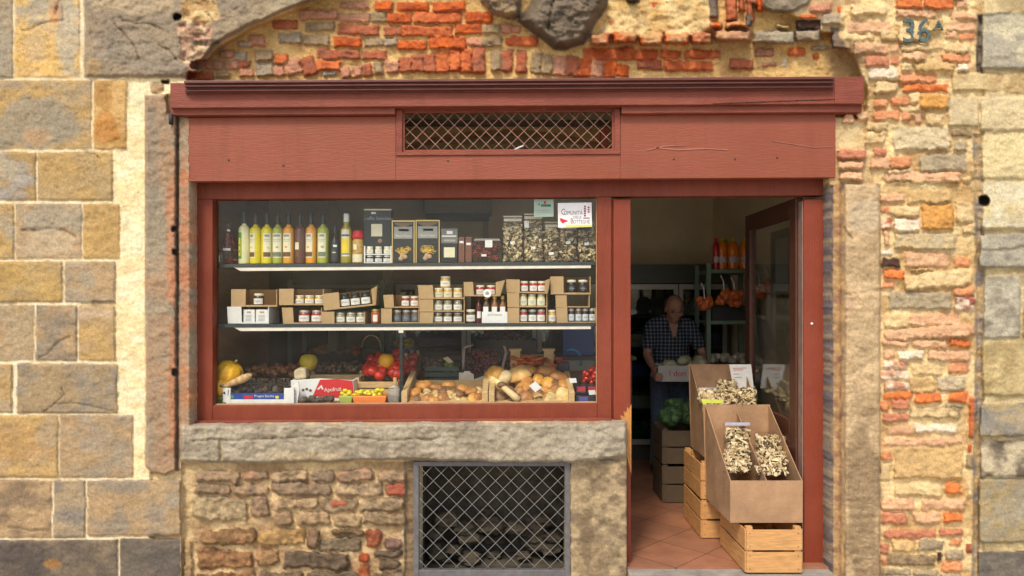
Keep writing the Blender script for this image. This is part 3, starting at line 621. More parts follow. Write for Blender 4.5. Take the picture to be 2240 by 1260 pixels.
MB().box(XL - .1, XR + .1, DB, DB + .1, 0, ZC).box(XL - .1, XL, .36, DB, 0, ZC).box(XR, XR + .1, .36, DB, 0, ZC).build('room_wall', PLASTER_IN, building)
MB().box(XL - .1, XR + .1, .36, DB + .1, ZC, ZC + .1).build('ceiling', PLASTER_IN, building)
# relieving arch seen through the vent
am = MB(); n_ = 24; pts = []
for i in range(n_ + 1):
    x = 850 + 520 * i / n_; pts.append((x, 283 + 44 * ((x - 1105) / 250) ** 2))
for i in range(n_):
    a, b = pts[i], pts[i+1]; am.prism([(a[0], a[1]), (b[0], b[1]), (b[0], 274), (a[0], 274)], .44, .62)
am.build('relieving_arch', TANBEAM, building)
MB().rect(850, 1372, 262, 274, .40, .62).build('lintel_beam', DARKW, building)
# stones lying in the cellar opening
st = MB()
for i in range(40):
    x = random.uniform(xa + .05, xb - .05); r_ = random.uniform(.04, .1); st.ball(x, random.uniform(.40, .58), random.uniform(-.1, .16), r_, r_, r_ * .5, 8, 6, jit=.5, seed=i)
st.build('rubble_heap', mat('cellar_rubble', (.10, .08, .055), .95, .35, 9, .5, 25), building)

# ================================================================ THE SHOPFRONT
SL = -.0062
shop = thing('shopfront', 'red painted wooden shopfront with cornice, wide fascia, display window and open doorway', 'shopfront', (0, .10, 0))
# fascia board with the cut-out for the vent
fm = MB()
fm.rect(411, 866, 257, 397, -.02, .03, sl=SL); fm.rect(1357, 1828, 258, 397, -.02, .03, sl=SL); fm.rect(866, 1357, 343, 397, -.02, .03, sl=SL)
fm.build('fascia', RED, shop, bevel=.003)
MB().rect(412, 868, 205, 300, .031, .06, sl=SL).rect(1356, 1826, 205, 300, .031, .06, sl=SL).rect(868, 1356, 205, 246, .031, .06, sl=SL).build('backing_board', REDW, shop)
MB().rect(414, 1822, 391, 397, .03, .10, sl=SL).build('soffit', REDV, shop)
cor = MB()
cor.rect(372, 1826, 181, 236, -.085, .04, sl=SL)          # back board
cor.rect(1826, 1890, 176.5, 236, -.088, .04, sl=SL)
cor.rect(374, 864, 236, 252, -.06, .02, sl=SL); cor.rect(1360, 1886, 238, 254, -.06, .02, sl=SL)
cor.build('cornice_board', REDW, shop, bevel=.004)
mo_ = MB()
for y0, y1, d in ((176, 182, -.145), (182, 186, -.128), (186, 190, -.135), (190, 196, -.112), (196, 200, -.120), (200, 205, -.098)):
    mo_.rect(402 + (d + .145) * 60, 1825, y0, y1, d, -.0855, sl=SL)
mo_.build('cornice_moulding', mat('cornice_paint', c(112, 58, 48), .45, .12, 5, .2, 24, stretch=(1, 1, 8), col2=c(96, 48, 42), spec=.5), shop, bevel=.003)
cd = MB()
for i in range(9):
    x0 = 1560 + i * 36; cd.prism([(x0, 226 - i * 1.3), (x0 + 40, 224.6 - i * 1.3), (x0 + 40, 226 - i * 1.3), (x0, 227.5 - i * 1.3)], -.0875, -.084)
cd.build('crack', mat('crack_dark', (.04, .02, .015), .9), shop)
RPM = mat('raised_paint', c(186, 118, 98), .6, .1, 20)
for a, b, t in [((1415, 328), (1455, 319), 1.4), ((1455, 319), (1500, 317), 1.2), ((1432, 322), (1480, 327), 1.6), ((1480, 327), (1540, 324), 2.0), ((1540, 324), (1592, 327), 1.5), ((1690, 308), (1780, 322), .8), ((1780, 322), (1822, 321), .8)]:
    MB().prism([(a[0], a[1] + t), (b[0], b[1] + t), (b[0], b[1] - t * .4), (a[0], a[1] - t * .4)], -.0235, -.0195).build('paint_splinter', RPM, shop)
# knots and nail heads
kn = MB()
for x, y in ((620, 362), (696, 180), (1474, 348), (1608, 348), (980, 352), (1190, 240), (1700, 345), (500, 350)): MB().ball(*P(x, y, -.022 if y > 240 else -.13), .005, .003, .005, 8, 6).build('nail', IRON, shop)
pass
# vent grille
vg = MB()
vg.rect(866, 880, 243, 342, -.028, .02, sl=SL); vg.rect(1344, 1357, 243, 342, -.028, .02, sl=SL)
vg.rect(866, 1357, 335, 343, -.030, .02, sl=SL); vg.rect(880, 1344, 243, 250, -.004, .02, sl=SL)
g_ = vg.build('vent_frame', REDW, shop, bevel=.003)
vi = MB(); vi.rect(880, 885, 250, 335, -.012, .012, sl=SL); vi.rect(1339, 1344, 250, 335, -.012, .012, sl=SL); vi.rect(885, 1339, 331, 335, -.012, .012, sl=SL)
vi.build('inner_bead', RED, g_)
def mesh_px(x0, x1, y0, y1, pitch, d, r, sl=0, ph=0):
    mb = MB(); w, h = x1 - x0, y1 - y0
    for sgn in (1, -1):
        c0 = -h if sgn > 0 else 0
        t = c0 - (c0 % pitch) + ph
        while t < w + h:
            # line x - x0 = t + sgn*(y - y0)
            ys = sorted([(0 - t) / sgn, (w - t) / sgn]); ya, yb = max(0, ys[0]), min(h, ys[1])
            if yb - ya > 2:
                f = lambda yy: (x0 + t + sgn * yy, y0 + yy + sl * (x0 + t + sgn * yy - 400))
                nn = max(2, int((yb - ya) / 14)); pp = [f(ya + (yb - ya) * i / nn) for i in range(nn + 1)]
                mb.tube([P(px, py, d + (.0012 if sgn > 0 else -.0012) * (1 if i % 2 else -1)) for i, (px, py) in enumerate(pp)], r, 5)
            t += pitch
    return mb
mesh_px(883, 1341, 250, 334, 27.7, .008, .0016, SL).build('vent_mesh', REDWIRE, shop, smooth=True)
sp = thing('paper_scrap', 'small white scrap of paper caught in the vent mesh', 'litter', P(1135, 323, -.002))
MB().tube([P(1125, 328, -.004), P(1136, 322, -.006), P(1145, 319, -.002)], .0042, 6).build('scrap', mat('white_paper', (.75, .74, .72), .8), sp)

# window frame
wf = MB(); DF = .085
wf.rect(426, 1803, 395, 436, DF, .16, sl=SL)                                 # head rail
wf.rect(427, 465, 436, 921, DF, .16, sl=SL)                                  # left stile
wf.rect(465, 1307, 888, 921, DF, .16, sl=SL)                                 # bottom rail
wf.rect(1307, 1338, 436, 921, DF, .16, sl=SL)                                # right stile
wfo = wf.build('window_frame', REDV, shop, bevel=.004)
MB().rect(465, 1307, 436, 888, .13, .134, sl=SL).build('pane', GLASS, wfo)
bd = MB(); bd.rect(465, 470, 436, 885, .118, .13, sl=SL); bd.rect(465, 1307, 884, 888, .115, .13, sl=SL); bd.rect(1304, 1307, 436, 885, .118, .13, sl=SL)
bd.build('glazing_bead', BEAD, wfo)
MB().rect(427, 1338, 921, 930, .05, .14, sl=SL).build('bottom_strip', REDW, shop, bevel=.003)
MB().rect(1342, 1380, 436, 1262, .080, .17, sl=SL * 0).build('door_post', REDO, shop, bevel=.005)
MB().rect(1338, 1342, 436, 926, .105, .16).build('post_groove', REDV, shop)
ww = MB(); ww.prism([(1381, 884), (1376, 895), (1372, 890), (1370, 903), (1364, 898), (1366, 912), (1357, 908), (1362, 926), (1366, 960), (1372, 1000), (1381, 1040)], .0785, .0815)
ww.build('worn_patch', BAREWOOD, shop)
MB().rect(1759, 1805, 436, 1262, DF, .17).build('door_jamb', REDO, shop, bevel=.005)
MB().rect(1755, 1759, 440, 1262, .10, .16).build('weather_strip', mat('pale_strip', c(160, 132, 120), .5), shop)
MB().ball(*P(1776, 708, DF - .003), .008, .004, .008).build('latch', mat('white_metal', (.7, .68, .65), .4), shop)
# stone threshold
MB().box(PX(1372), PX(1812), -.30, .002, -.12, -.006).build('threshold', mat('threshold_stone', (.33, .30, .26), .85, .2, 9, .4, 40), building, bevel=.006)

# the open door: hinged on the right jamb, swung straight back into the shop
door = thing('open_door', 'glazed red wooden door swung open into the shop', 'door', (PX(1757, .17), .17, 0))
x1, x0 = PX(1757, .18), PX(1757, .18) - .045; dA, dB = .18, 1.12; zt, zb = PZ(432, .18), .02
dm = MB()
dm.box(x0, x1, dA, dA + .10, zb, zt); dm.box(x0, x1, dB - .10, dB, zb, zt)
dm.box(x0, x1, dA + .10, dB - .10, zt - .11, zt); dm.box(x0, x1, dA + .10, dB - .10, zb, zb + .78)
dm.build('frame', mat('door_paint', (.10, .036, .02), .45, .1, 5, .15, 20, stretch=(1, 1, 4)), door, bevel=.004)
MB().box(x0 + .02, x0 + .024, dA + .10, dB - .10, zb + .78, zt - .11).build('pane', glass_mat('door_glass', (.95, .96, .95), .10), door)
MB().tube([(x0 - .04, dB - .06, 1.02), (x0 - .04, dB - .16, 1.02)], .009, 8).tube([(x0 - .04, dB - .06, 1.02), (x0, dB - .06, 1.02)], .009, 8).build('handle', mat('brass', (.5, .38, .18), .35, metal=.8), door)

# cellar grate
cg = thing('cellar_grate', 'grey steel grate of diamond wire mesh over the cellar opening', 'grate', P(1075, 1262, .0))
gm = MB(); DG = -.004
gm.rect(904, 916, 1010, 1266, DG, .03); gm.rect(1236, 1248, 1010, 1266, DG, .03); gm.rect(916, 1236, 1010, 1020, DG, .03); gm.rect(916, 1236, 1247, 1266, DG, .03)
gm.build('grate_frame', GREYSTEEL, cg, bevel=.003)
mesh_px(914, 1238, 1018, 1249, 34, .008, .0018).build('wire_mesh', WIRE, cg, smooth=True)
# iron pins
for x, y, l_ in ((374, 262, 'dark iron hinge pin under the left end of the cornice'), ):
    t_ = thing('iron_pin', l_, 'hinge pin', P(x, y, -.05)); MB().tube([P(x, y - 12, -.065), P(x, y + 10, -.065)], .012, 10).tube([P(x, y + 4, -.065), P(x, y + 4, 0)], .007, 8).build('pin', IRON, t_, smooth=True)

# ---------------------------------------------------------------- text
def text(body, size, m, parent, loc, rot=(90, 0, 0), ext=.0004, name='lettering', align='CENTER', sx=1.0, bevel=0):
    cu = bpy.data.curves.new(name, 'FONT'); cu.body = body; cu.size = size; cu.extrude = ext; cu.align_x = align; cu.align_y = 'CENTER'; cu.bevel_depth = bevel
    cu.resolution_u = 4
    t = bpy.data.objects.new(name, cu); scene.collection.objects.link(t); bpy.context.view_layer.update()
    me = bpy.data.meshes.new_from_object(t.evaluated_get(bpy.context.evaluated_depsgraph_get()))
    bpy.data.objects.remove(t); bpy.data.curves.remove(cu)
    M = Matrix.Translation(Vector(loc) - (wloc(parent) if parent else Vector())) @ Euler([R(a) for a in rot]).to_matrix().to_4x4() @ Matrix.Diagonal((sx, 1, 1, 1))
    me.transform(M); me.materials.clear(); me.materials.append(m)
    o = bpy.data.objects.new(name, me); link(o, parent); return o
TEAL = mat('verdigris_metal', c(92, 116, 116), .6, .25, 40, .3, 80, col2=c(54, 66, 66))
hn = thing('house_number', 'green weathered metal house number 36 A on the brick pier', 'house number', P(2012, 70, -.03))
text('3', .190, TEAL, hn, P(1988, 70, -.045), ext=.005, name='digit', bevel=.0006, sx=.92); text('6', .190, TEAL, hn, P(2020, 70, -.045), ext=.005, name='digit', bevel=.0006, sx=.92)
text('A', .076, TEAL, hn, P(2053, 57, -.042), ext=.004, name='letter', bevel=.001)
# ================================================================ THE DISPLAY
def cc_(r, g, b, k=1.0): return c(r, g, b, k)
M_ = {}
def pm(name, col, rough=.4, **kw):
    if name not in M_: M_[name] = mat(name, col, rough, kw.pop('var', .06), kw.pop('vs', 20), **kw)
    return M_[name]
CARD = pm('cardboard', (.50, .335, .17), .85, var=.07, vs=12, bump=.15, bs=90)
CARDIN = pm('cardboard_inside', (.42, .24, .10), .85, var=.07, vs=12)
WHITE = pm('white_card', (.80, .80, .78), .6); PAPER = pm('white_label', (.82, .80, .74), .6); PRINT = pm('grey_print', (.30, .30, .32), .6)
BLACKG = pm('black_card', (.012, .014, .017), .35); BLACK = pm('black_cap', (.012, .018, .02), .35)
WOOD = pm('pale_crate_wood', (.66, .45, .21), .75, var=.12, vs=16, bump=.3, bs=50, stretch=(1, 1, 6))
WOODO = pm('orange_crate_wood', (.62, .33, .12), .7, var=.14, vs=10, bump=.3, bs=50, stretch=(1, 1, 8))
CREAM = pm('cream_label', (.78, .72, .50), .6); GOLD = pm('gold_trim', (.62, .45, .16), .3, metal=.6)
REDM = pm('bright_red', (.62, .015, .02), .45); DARKGLASS = pm('dark_shelf', (.035, .045, .05), .25)
TRIM = pm('white_shelf_trim', (.85, .78, .68), .4); SILVER = pm('steel_lid', (.6, .56, .48), .35, metal=.5); WLID = pm('cream_lid', (.80, .72, .58), .4)
GOLDLID = pm('gold_lid', (.60, .44, .14), .3, metal=.6)

SH = .2                                   # depth of the front of the two upper shelves
b1 = lambda px: 577.5 - 5 * (px - 520) / 780
b2 = lambda px: 709 - 3 * (px - 520) / 780
def shelf(name, base, label, ends):
    t = thing(name, label, 'shelf', P(890, base(890), SH), 'display window shelves')
    x0, x1 = ends
    MB().prism([(x0, base(x0)), (x1, base(x1)), (x1, base(x1) + 7), (x0, base(x0) + 7)], SH - .02, .56).build('board', DARKGLASS, t)
    MB().prism([(511, base(511) + 7.3), (1293, base(1293) + 7.3), (1293, base(1293) + 14), (526, base(526) + 15.5)], SH - .016, SH + .01).build('front_trim', TRIM, t, bevel=.002)
    return t
shelf('glass_shelf', b1, 'upper dark shelf with white front strip carrying bottles and mushroom bags', (462, 1303))
shelf('glass_shelf', b2, 'lower dark shelf with white front strip carrying cartons of jars', (462, 1303))
pl = thing('shelf_post', 'thin dark metal post rising to the middle of the lower shelf', 'post', P(877, 885, .19))
MB().rect(874.5, 880.5, 722, 886, .19, .202).build('post', BLACK, pl); MB().rect(872, 882, 718, 728, .186, .206).build('bracket', TRIM, pl)
# room side of the display
MB().box(-1.838, -1.808, .165, 1.28, .55, 2.72).build('display_side_panel', BROWNP, building)
MB().box(PX(1316, .13), PX(1332, .13), .17, .22, .80, 2.55).build('display_upright', REDV, building)
dk_ = thing('display_deck', 'sloping wooden deck inside the shop window holding crates of produce', 'counter', (0, .17, 0))
x0, x1 = -1.807, PX(1322, .14)
za, zb = PZ(886.5, .15), PZ(886.5, .15) + 1.0 * .115
MB().hexa([(x0, .142, za-.03), (x1, .142, za-.03), (x1, 1.15, zb-.03), (x0, 1.15, zb-.03), (x0, .142, za), (x1, .142, za), (x1, 1.15, zb), (x0, 1.15, zb)]).build('deck', BROWNP, dk_)
MB().box(x1 - .03, x1, .37, 1.15, 0, za - .01).box(x0, x1 - .03, 1.12, 1.15, 0, za - .01).build('side_board', BROWNP, dk_)
def deckz(d): return za + (d - .142) * .1

# ---- bottles
def lab_mesh(key, fn):
    if key not in M_: M_[key] = fn()
    return M_[key]
BOTTLE_PROF = [(.86, 0), (.98, .012), (1, .03), (1, .635), (.96, .68), (.74, .72), (.44, .745), (.38, .77), (.38, .80)]
def bottle(px0, px1, ytop, d, body, cap, decor, label, capy=.775, capr=.42, prof=None, cap_top=1.0):
    r = (px1 - px0) / 2 * S * K(d) * 1.03; cx = (px0 + px1) / 2; yb = b1(cx); h = (yb - ytop) * S * K(d); o = P(cx, yb, d + r)
    o = Vector((PX(cx, d), d + r, PZ(yb, SH)))
    t = thing('bottle', label, 'bottle', o, 'bottles on the upper shelf')
    MB().lathe([(a * r, b * h) for a, b in (prof or BOTTLE_PROF)], n=20).build('glass_body', body, t, smooth=True, local=True)
    MB().lathe([(capr * r, capy * h), (capr * 1.05 * r, (capy + .01) * h), (capr * r, (cap_top - .01) * h), (capr * .9 * r, cap_top * h)], n=14).build('cap', cap, t, smooth=True, local=True)
    decor(t, r, h); return t
def fruit_label(mc, fruit, band, a0=-48, a1=34):
    def f(t, r, h):
        mb = MB(); e = r * 1.012
        mb.patch(e, a0, a1, .12 * h, .60 * h, 0); mb.patch(e * 1.006, a0 + 2, a1 - 2, .14 * h, .23 * h, 2)
        mb.patch(e * 1.006, a0 + 16, a1 - 16, .53 * h, .575 * h, 3); mb.patch(e * 1.006, a0 + 8, a1 - 8, .47 * h, .478 * h, 3); mb.patch(e * 1.006, a0 + 12, a1 - 12, .44 * h, .448 * h, 3)
        ac = R((a0 + a1) / 2 + 4)
        mb.ball(e * math.sin(ac) * .99, -e * math.cos(ac) * .97, .33 * h, r * .30, r * .06, r * .26, 10, 6, m=1)
        mb.build('label', [mc, fruit, band, PRINT], t, smooth=True, local=True)
    return f
YB = pm('yellow_liqueur', (.80, .66, .02), .12, coat=.15); CRB = pm('cream_liqueur', (.80, .78, .42), .14, coat=.15); GRB = pm('green_liqueur', (.42, .46, .06), .12, coat=.15)
ORB = pm('orange_liqueur', (.85, .36, .03), .12, coat=.15); BRB = pm('chocolate_liqueur', (.14, .055, .035), .15, coat=.15); OLB = pm('olive_oil', (.42, .36, .05), .12, coat=.15)
LAB = pm('bottle_label', (.82, .78, .56), .6); LFR = pm('lemon_print', (.82, .62, .04), .6); OFR = pm('orange_print', (.85, .32, .03), .6); GFR = pm('olive_print', (.40, .42, .26), .6)
BRN = pm('brown_band', (.16, .07, .03), .6); GRN = pm('grey_green_band', (.18, .21, .16), .6); GRNL = pm('green_label', (.10, .30, .04), .6)
def cream_decor(t, r, h):
    e = r * 1.012; mb = MB().patch(e, -62, -8, .10 * h, .60 * h, 0).patch(e * 1.006, -50, -20, .16 * h, .50 * h, 1).patch(e * 1.01, -44, -26, .22 * h, .27 * h, 0).patch(e * 1.01, -44, -26, .34 * h, .38 * h, 0)
    mb.build('label', [GRNL, LFR], t, smooth=True, local=True)
bottle(518, 542, 462, .21, CRB, BLACK, cream_decor, 'pale cream liqueur bottle with green and yellow label, first of the row')
for x0_, x1_, bm, fr, bd_, lb, a0, a1 in [
    (543, 567, YB, LFR, BRN, 'bright yellow bottle with lemon label next to the pale cream bottle', -60, 8),
    (568, 592, YB, LFR, BRN, 'bright yellow bottle with lemon label next to the pale green bottle', -22, 56),
    (593, 615, GRB, GFR, GRN, 'olive green bottle with pale label between a yellow and an orange bottle', -52, 56),
    (616, 640, ORB, OFR, BRN, 'orange liqueur bottle with fruit label left of the brown bottle', -60, 34),
    (666, 689, ORB, OFR, BRN, 'orange liqueur bottle with fruit label right of the brown bottle', -60, 26),
    (691, 716, GRB, GFR, GRN, 'yellow green bottle with pale label at the right end of the liqueur row', -40, 40)]:
    bottle(x0_, x1_, 465, .21, bm, BLACK, fruit_label(LAB, fr, bd_, a0, a1), lb)
bottle(642, 665, 465, .21, BRB, BLACK, lambda t, r, h: MB().patch(r * 1.012, -50, 0, .28 * h, .42 * h, 0).patch(r * 1.012, -44, 4, .14 * h, .26 * h, 1).build('label', [CREAM, BRN], t, smooth=True, local=True), 'dark brown chocolate liqueur bottle between two orange ones')
def tagd(t, r, h):
    MB().patch(r * 1.02, -10, 34, .44 * h, .50 * h, 0).patch(r * 1.02, -40, 40, .06 * h, .40 * h, 1).patch(r * 1.03, -20, 20, .28 * h, .31 * h, 2).build('label', [WHITE, pm('slate_label', (.03, .035, .05), .5), CREAM], t, smooth=True, local=True)
bottle(720, 741, 494, .21, BLACKG, BLACK, tagd, 'black bottle with dark label and small white tag', prof=[(.9, 0), (1, .02), (1, .55), (.8, .64), (.3, .72), (.26, .85)])
def oild(t, r, h):
    e = r * 1.012; MB().patch(e, -42, 40, .14 * h, .68 * h, 0).patch(e * 1.006, -42, 40, .54 * h, .58 * h, 1).patch(e * 1.006, -38, 36, .20 * h, .50 * h, 2).patch(e * 1.006, -42, 40, .175 * h, .2 * h, 1).build('label', [CREAM, pm('blue_band', (.05, .12, .3), .5), LFR], t, smooth=True, local=True)
bottle(743, 767, 466, .21, OLB, pm('white_cap', (.8, .8, .8), .4), oild, 'golden oil bottle with white cap and yellow blue label', prof=[(.9, 0), (1, .02), (1, .62), (.9, .69), (.5, .76), (.46, .85)], capr=.5, capy=.83)

# ---- jars
def jar(cx, w, ytop, base, d, body, lid, lab, label, group, zadd=0.0, pose=None, printed=True, lw=62):
    r = w / 2 * S * K(d); h = (base - ytop) * S * K(d)
    key = ('jarb', body.name); me = lab_mesh(key, lambda: MB().lathe([(.88, 0), (1, .05), (1, .66), (.93, .77), (.80, .82), (.80, .86)], n=18).mesh('glass_body', body, smooth=True))
    key = ('jarl', lid.name); ml = lab_mesh(key, lambda: MB().lathe([(.88, .82), (.92, .84), (.92, .98), (.87, 1.0)], n=18).mesh('lid', lid, smooth=True))
    key = ('jart', lab.name, printed, lw)
    def mk():
        mb = MB().patch(1.02, -lw, lw, .14, .60, 0)
        if printed: mb.patch(1.03, -22, 20, .44, .47, 1); mb.patch(1.03, -30, 32, .34, .39, 1); mb.patch(1.03, -12, 14, .24, .27, 1)
        return mb.mesh('label', [lab, PRINT], smooth=True)
    mt = lab_mesh(key, mk)
    loc = Vector((PX(cx, d), d + r, PZ(base, d))) if pose is None else pose
    t = thing('jar', label, 'jar', loc, group); t.scale = (r, r, h)
    place('glass_body', me, t); place('lid', ml, t); place('label', mt, t); return t
G_YEL = pm('yellow_preserve', (.62, .40, .06), .15, coat=.5); G_BLK = pm('black_preserve', (.012, .014, .014), .15, coat=.5); G_GRN = pm('green_preserve', (.14, .13, .04), .15, coat=.5)
G_RED = pm('red_preserve', (.36, .03, .02), .15, coat=.5); G_AMB = pm('amber_preserve', (.10, .06, .02), .15, coat=.5); G_CRM = pm('cream_preserve', (.70, .62, .34), .2, coat=.5)
G_ORG = pm('orange_red_preserve', (.42, .10, .02), .15, coat=.5); G_OLV = pm('olive_preserve', (.30, .28, .12), .15, coat=.5)

def carton(x0, fx, x1, yt, yb, label, d=.2, tilt=0, m=None, mi=None, right=0, dep=.20, back=True):
    m = m or CARD; mi = mi or CARDIN
    t = thing('carton', label, 'carton', P(x0, yb, d), 'open cartons of jars on the lower shelf', rot=(0, R(-tilt), 0) if tilt else None)
    q = S * K(d); w = (x1 - x0) * q; f = (fx - x0) * q; h = (yb - yt) * q; T = .004
    mb = MB().box(0, w, 0, dep, 0, T, 0).box(w - T, w, 0, dep, T, h, 0).box(f * .5, f * .5 + T, .008, dep, T, h * .98, 1)
    if back: mb.box(f * .5 + T, w - T, dep - T, dep, T, h * 1.02, 1)
    mb.box(f, w - T, -.001, T * .7, T, h * .10, 0)
    mb.build('tray', [m, mi], t, local=True)
    rf = random.uniform(-.006, .006)
    MB().hexa([(0, -.003, .001), (f, -.003, .001), (f, .003, .001), (0, .003, .001), (-.002 + rf, -.012, h), (f + rf, -.010, h * 1.01), (f + rf, -.004, h * 1.01), (-.002 + rf, -.006, h)]).build('flap', m, t, local=True)
    if right:
        r_ = right * q; MB().hexa([(w, .0, 0), (w + r_ * .4, -.03, 0), (w + r_ * .4 + .004, -.028, 0), (w + .004, .002, 0), (w, .0, h), (w + r_, -.05, h * 1.12), (w + r_ + .004, -.048, h * 1.12), (w + .004, .002, h)]).build('flap', m, t, local=True)
    return t
JG = 'small labelled jars in the cartons'
def row(cart, xs, w, yt, yb, body, lid, lab, desc, where, d=.212, **kw):
    n = len(xs); nm = {1: [''], 2: ['left', 'right'], 3: ['left', 'middle', 'right'], 4: ['far left', 'second', 'third', 'far right']}[n]
    for i, x in enumerate(xs):
        by = body[i] if isinstance(body, list) else body; ld = lid[i] if isinstance(lid, list) else lid
        l_ = (desc[i] if isinstance(desc, list) else desc)
        txt = f"{l_}, {nm[i]} one {where}" if n > 1 else f"{l_} {where}"
        jar(x, w, yt, yb, d, by, ld, lab, txt, JG, **kw)
Z = .0
carton(499, 529, 588, 671, 708, 'white carton with open flap at the left end of the lower shelf', m=WHITE, mi=WHITE)
for i, (a, b, s_) in enumerate(((532, 557, 'left'), (560, 586, 'right'))):
    bx = thing('small_box', f'small white printed box, {s_} one in the white carton', 'box', P(a, 706, .21), 'small white boxes')
    MB().rect(a, b, 677, 705.5, .212, .29).build('box', WHITE, bx, bevel=.002)
    pr = MB(); pr.rect(a + 8, b - 8, 681, 685, .2105, .2125, 0); 
    for yy in (689, 692, 695, 698, 701): pr.rect(a + 5, b - 5 - (yy % 3), yy, yy + 1, .2105, .2125, 1)
    pr.build('print', [pm('brown_print', (.5, .3, .2), .6), PRINT], bx)
carton(506, 537, 606, 633, 671, 'kraft carton with one jar left standing on the white carton', dep=.18)
jar(563, 22, 642, 669, .215, G_AMB, WLID, PAPER, 'single dark jar left in the carton above the white one', JG)
carton(620, 643, 704, 673, 709, 'kraft carton of red preserves at shelf level')
row(None, [663, 691], 25, 679, 707, G_RED, SILVER, PAPER, 'dark red preserve jar', 'in the carton under the yellow jars')
carton(611, 642, 708, 632, 667.5, 'kraft carton of yellow jars standing on the red preserve carton')
row(None, [653, 675, 697], 21, 646, 666, G_YEL, WLID, PAPER, 'yellow jar with white label', 'in the carton above the red preserves')
carton(705, 732, 798, 682, 709, 'kraft carton of three white labelled jars below the tilted carton')
row(None, [743, 766, 788], 21, 684, 707, G_OLV, SILVER, PAPER, 'olive jar with wide white label', 'under the tilted carton')
tc_ = carton(709, 744, 818, 643, 679.5, 'kraft carton of black jars tilted up to the right', tilt=6, right=14)
for i, (x, nm) in enumerate(((754.5, 'left'), (777.5, 'middle'), (800.5, 'right'))):
    zz = (x - 709) * S * K(.2); o_ = P(709, 679.5, .2); a_ = R(6)
    j = jar(x, 22, 648, 678, .2, G_BLK, BLACK, PAPER, f'black jar with white label, {nm} of three in the tilted carton', JG, pose=Vector((o_.x + math.cos(a_) * zz - math.sin(a_) * .005, .235, o_.z + math.sin(a_) * zz + .005)))
    j.rotation_euler = (0, R(-6), 0)
jar(820.5, 23, 676, b2(820), .215, G_ORG, GOLDLID, PAPER, 'red orange jar with gold lid standing alone between cartons', JG, printed=False, lw=25)
carton(834, 857, 917, 675, 708, 'kraft carton of three dark amber jars'); row(None, [868, 888, 907.5], 19.5, 678, 706.5, G_AMB, SILVER, pm('slate_blue_label', (.10, .12, .15), .5), 'dark amber jar with slate label', 'in the carton beneath the two reddish jars')
carton(841, 862, 917, 645, 673.5, 'kraft carton with two reddish jars and an empty place'); row(None, [886, 906], 18, 648, 672, [G_RED, G_ORG], WLID, PAPER, 'reddish jar with white label', 'beside the empty orange place')
carton(918, 947, 1016, 683, 708, 'bottom kraft carton of the stack of three'); row(None, [958, 979, 1001], 20, 684, 706, G_GRN, SILVER, PAPER, 'dark green jar', 'in the bottom carton of the three high stack')
carton(918, 948, 1016, 655, 682, 'middle kraft carton of the stack of three'); row(None, [958, 979, 1001], 20, 657, 680.5, G_OLV, SILVER, PAPER, 'olive jar with cream label', 'in the middle carton of the three high stack')
carton(917, 949, 1016, 624, 654, 'top kraft carton of the stack under the lone yellow jar'); row(None, [959, 979, 1001], 20, 630, 653, G_YEL, WLID, CREAM, 'yellow jar with cream label', 'in the carton right under the lone jar')
jar(973.5, 23, 604, 629.8, .225, G_YEL, WLID, PAPER, 'yellow jar standing alone on top of the tallest carton stack', JG)
carton(1017, 1037, 1086, 617, 648, 'kraft carton with tipped white lidded jars above the white carrier', right=18)
row(None, [1050, 1074], 20, 624, 647, G_RED, WLID, PAPER, 'red jar with white lid', 'in the carton above the white carrier', d=.225)
tp = thing('jar', 'tipped jar showing its round white lid above the bottles', 'jar', P(1066, 642, .2), JG); tp.rotation_euler = (R(80), 0, 0)
MB().lathe([(.024, -.05), (.026, -.045), (.026, -.005)], n=18).build('glass_body', G_RED, tp, smooth=True, local=True); MB().lathe([(.025, -.005), (.026, .0), (.025, .008)], n=18).lathe([(.012, .0083), (.010, .0088)], n=12, m=1).build('lid', [WHITE, PRINT], tp, local=True)
jar(1029, 22, 677, b2(1029), .215, G_AMB, WLID, PAPER, 'dark jar with grey label left of the white carrier', JG)
rb = thing('narrow_bottle', 'slim dark red bottle squeezed beside the white carrier', 'bottle', Vector((PX(1047, .23), .24, PZ(b2(1047), SH))))
MB().lathe([(.016, 0), (.017, .005), (.017, .10), (.012, .115), (.009, .12), (.009, .15)], n=12).build('glass_body', pm('dark_red_glass', (.10, .015, .015), .2), rb, smooth=True, local=True); MB().patch(.0175, -30, 50, .03, .07).build('label', PAPER, rb, local=True)
cr = thing('bottle_carrier', 'white card carrier holding three amber bottles', 'carrier', P(1082, 709, .2))
cmb = MB(); cmb.rect(1054, 1110, 682, 706.5, .20, .26)
for x in (1057, 1076, 1094): cmb.rect(x, x + 11, 671, 682, .20, .204)
cmb.build('card_body', WHITE, cr); text('ANTI PASTI', .017, PRINT, cr, P(1082, 689, .1985), ext=.0002)
for x, nm in ((1064, 'left'), (1082, 'middle'), (1100, 'right')):
    t = thing('bottle', f'small amber bottle, {nm} of three in the white carrier', 'bottle', Vector((PX(x, .232), .232, PZ(704, .2))), 'amber bottles in the carrier')
    MB().lathe([(.021, .0), (.022, .09), (.018, .11), (.012, .12), (.012, .14)], n=14).build('glass_body', G_AMB if x == 1064 else pm('amber_glass', (.30, .12, .03), .15, coat=.5), t, smooth=True, local=True)
    MB().lathe([(.0125, .135), (.0125, .155)], n=12).build('cap', GOLDLID, t, local=True)
carton(1111, 1136, 1197, 673, 708, 'bottom kraft carton of the right stack with red jars'); row(None, [1145, 1165, 1184], 19, 677, 706.5, [G_RED, G_BLK, G_RED], SILVER, PAPER, ['bright red jar', 'dark jar', 'bright red jar'], 'at the bottom of the right hand stack')
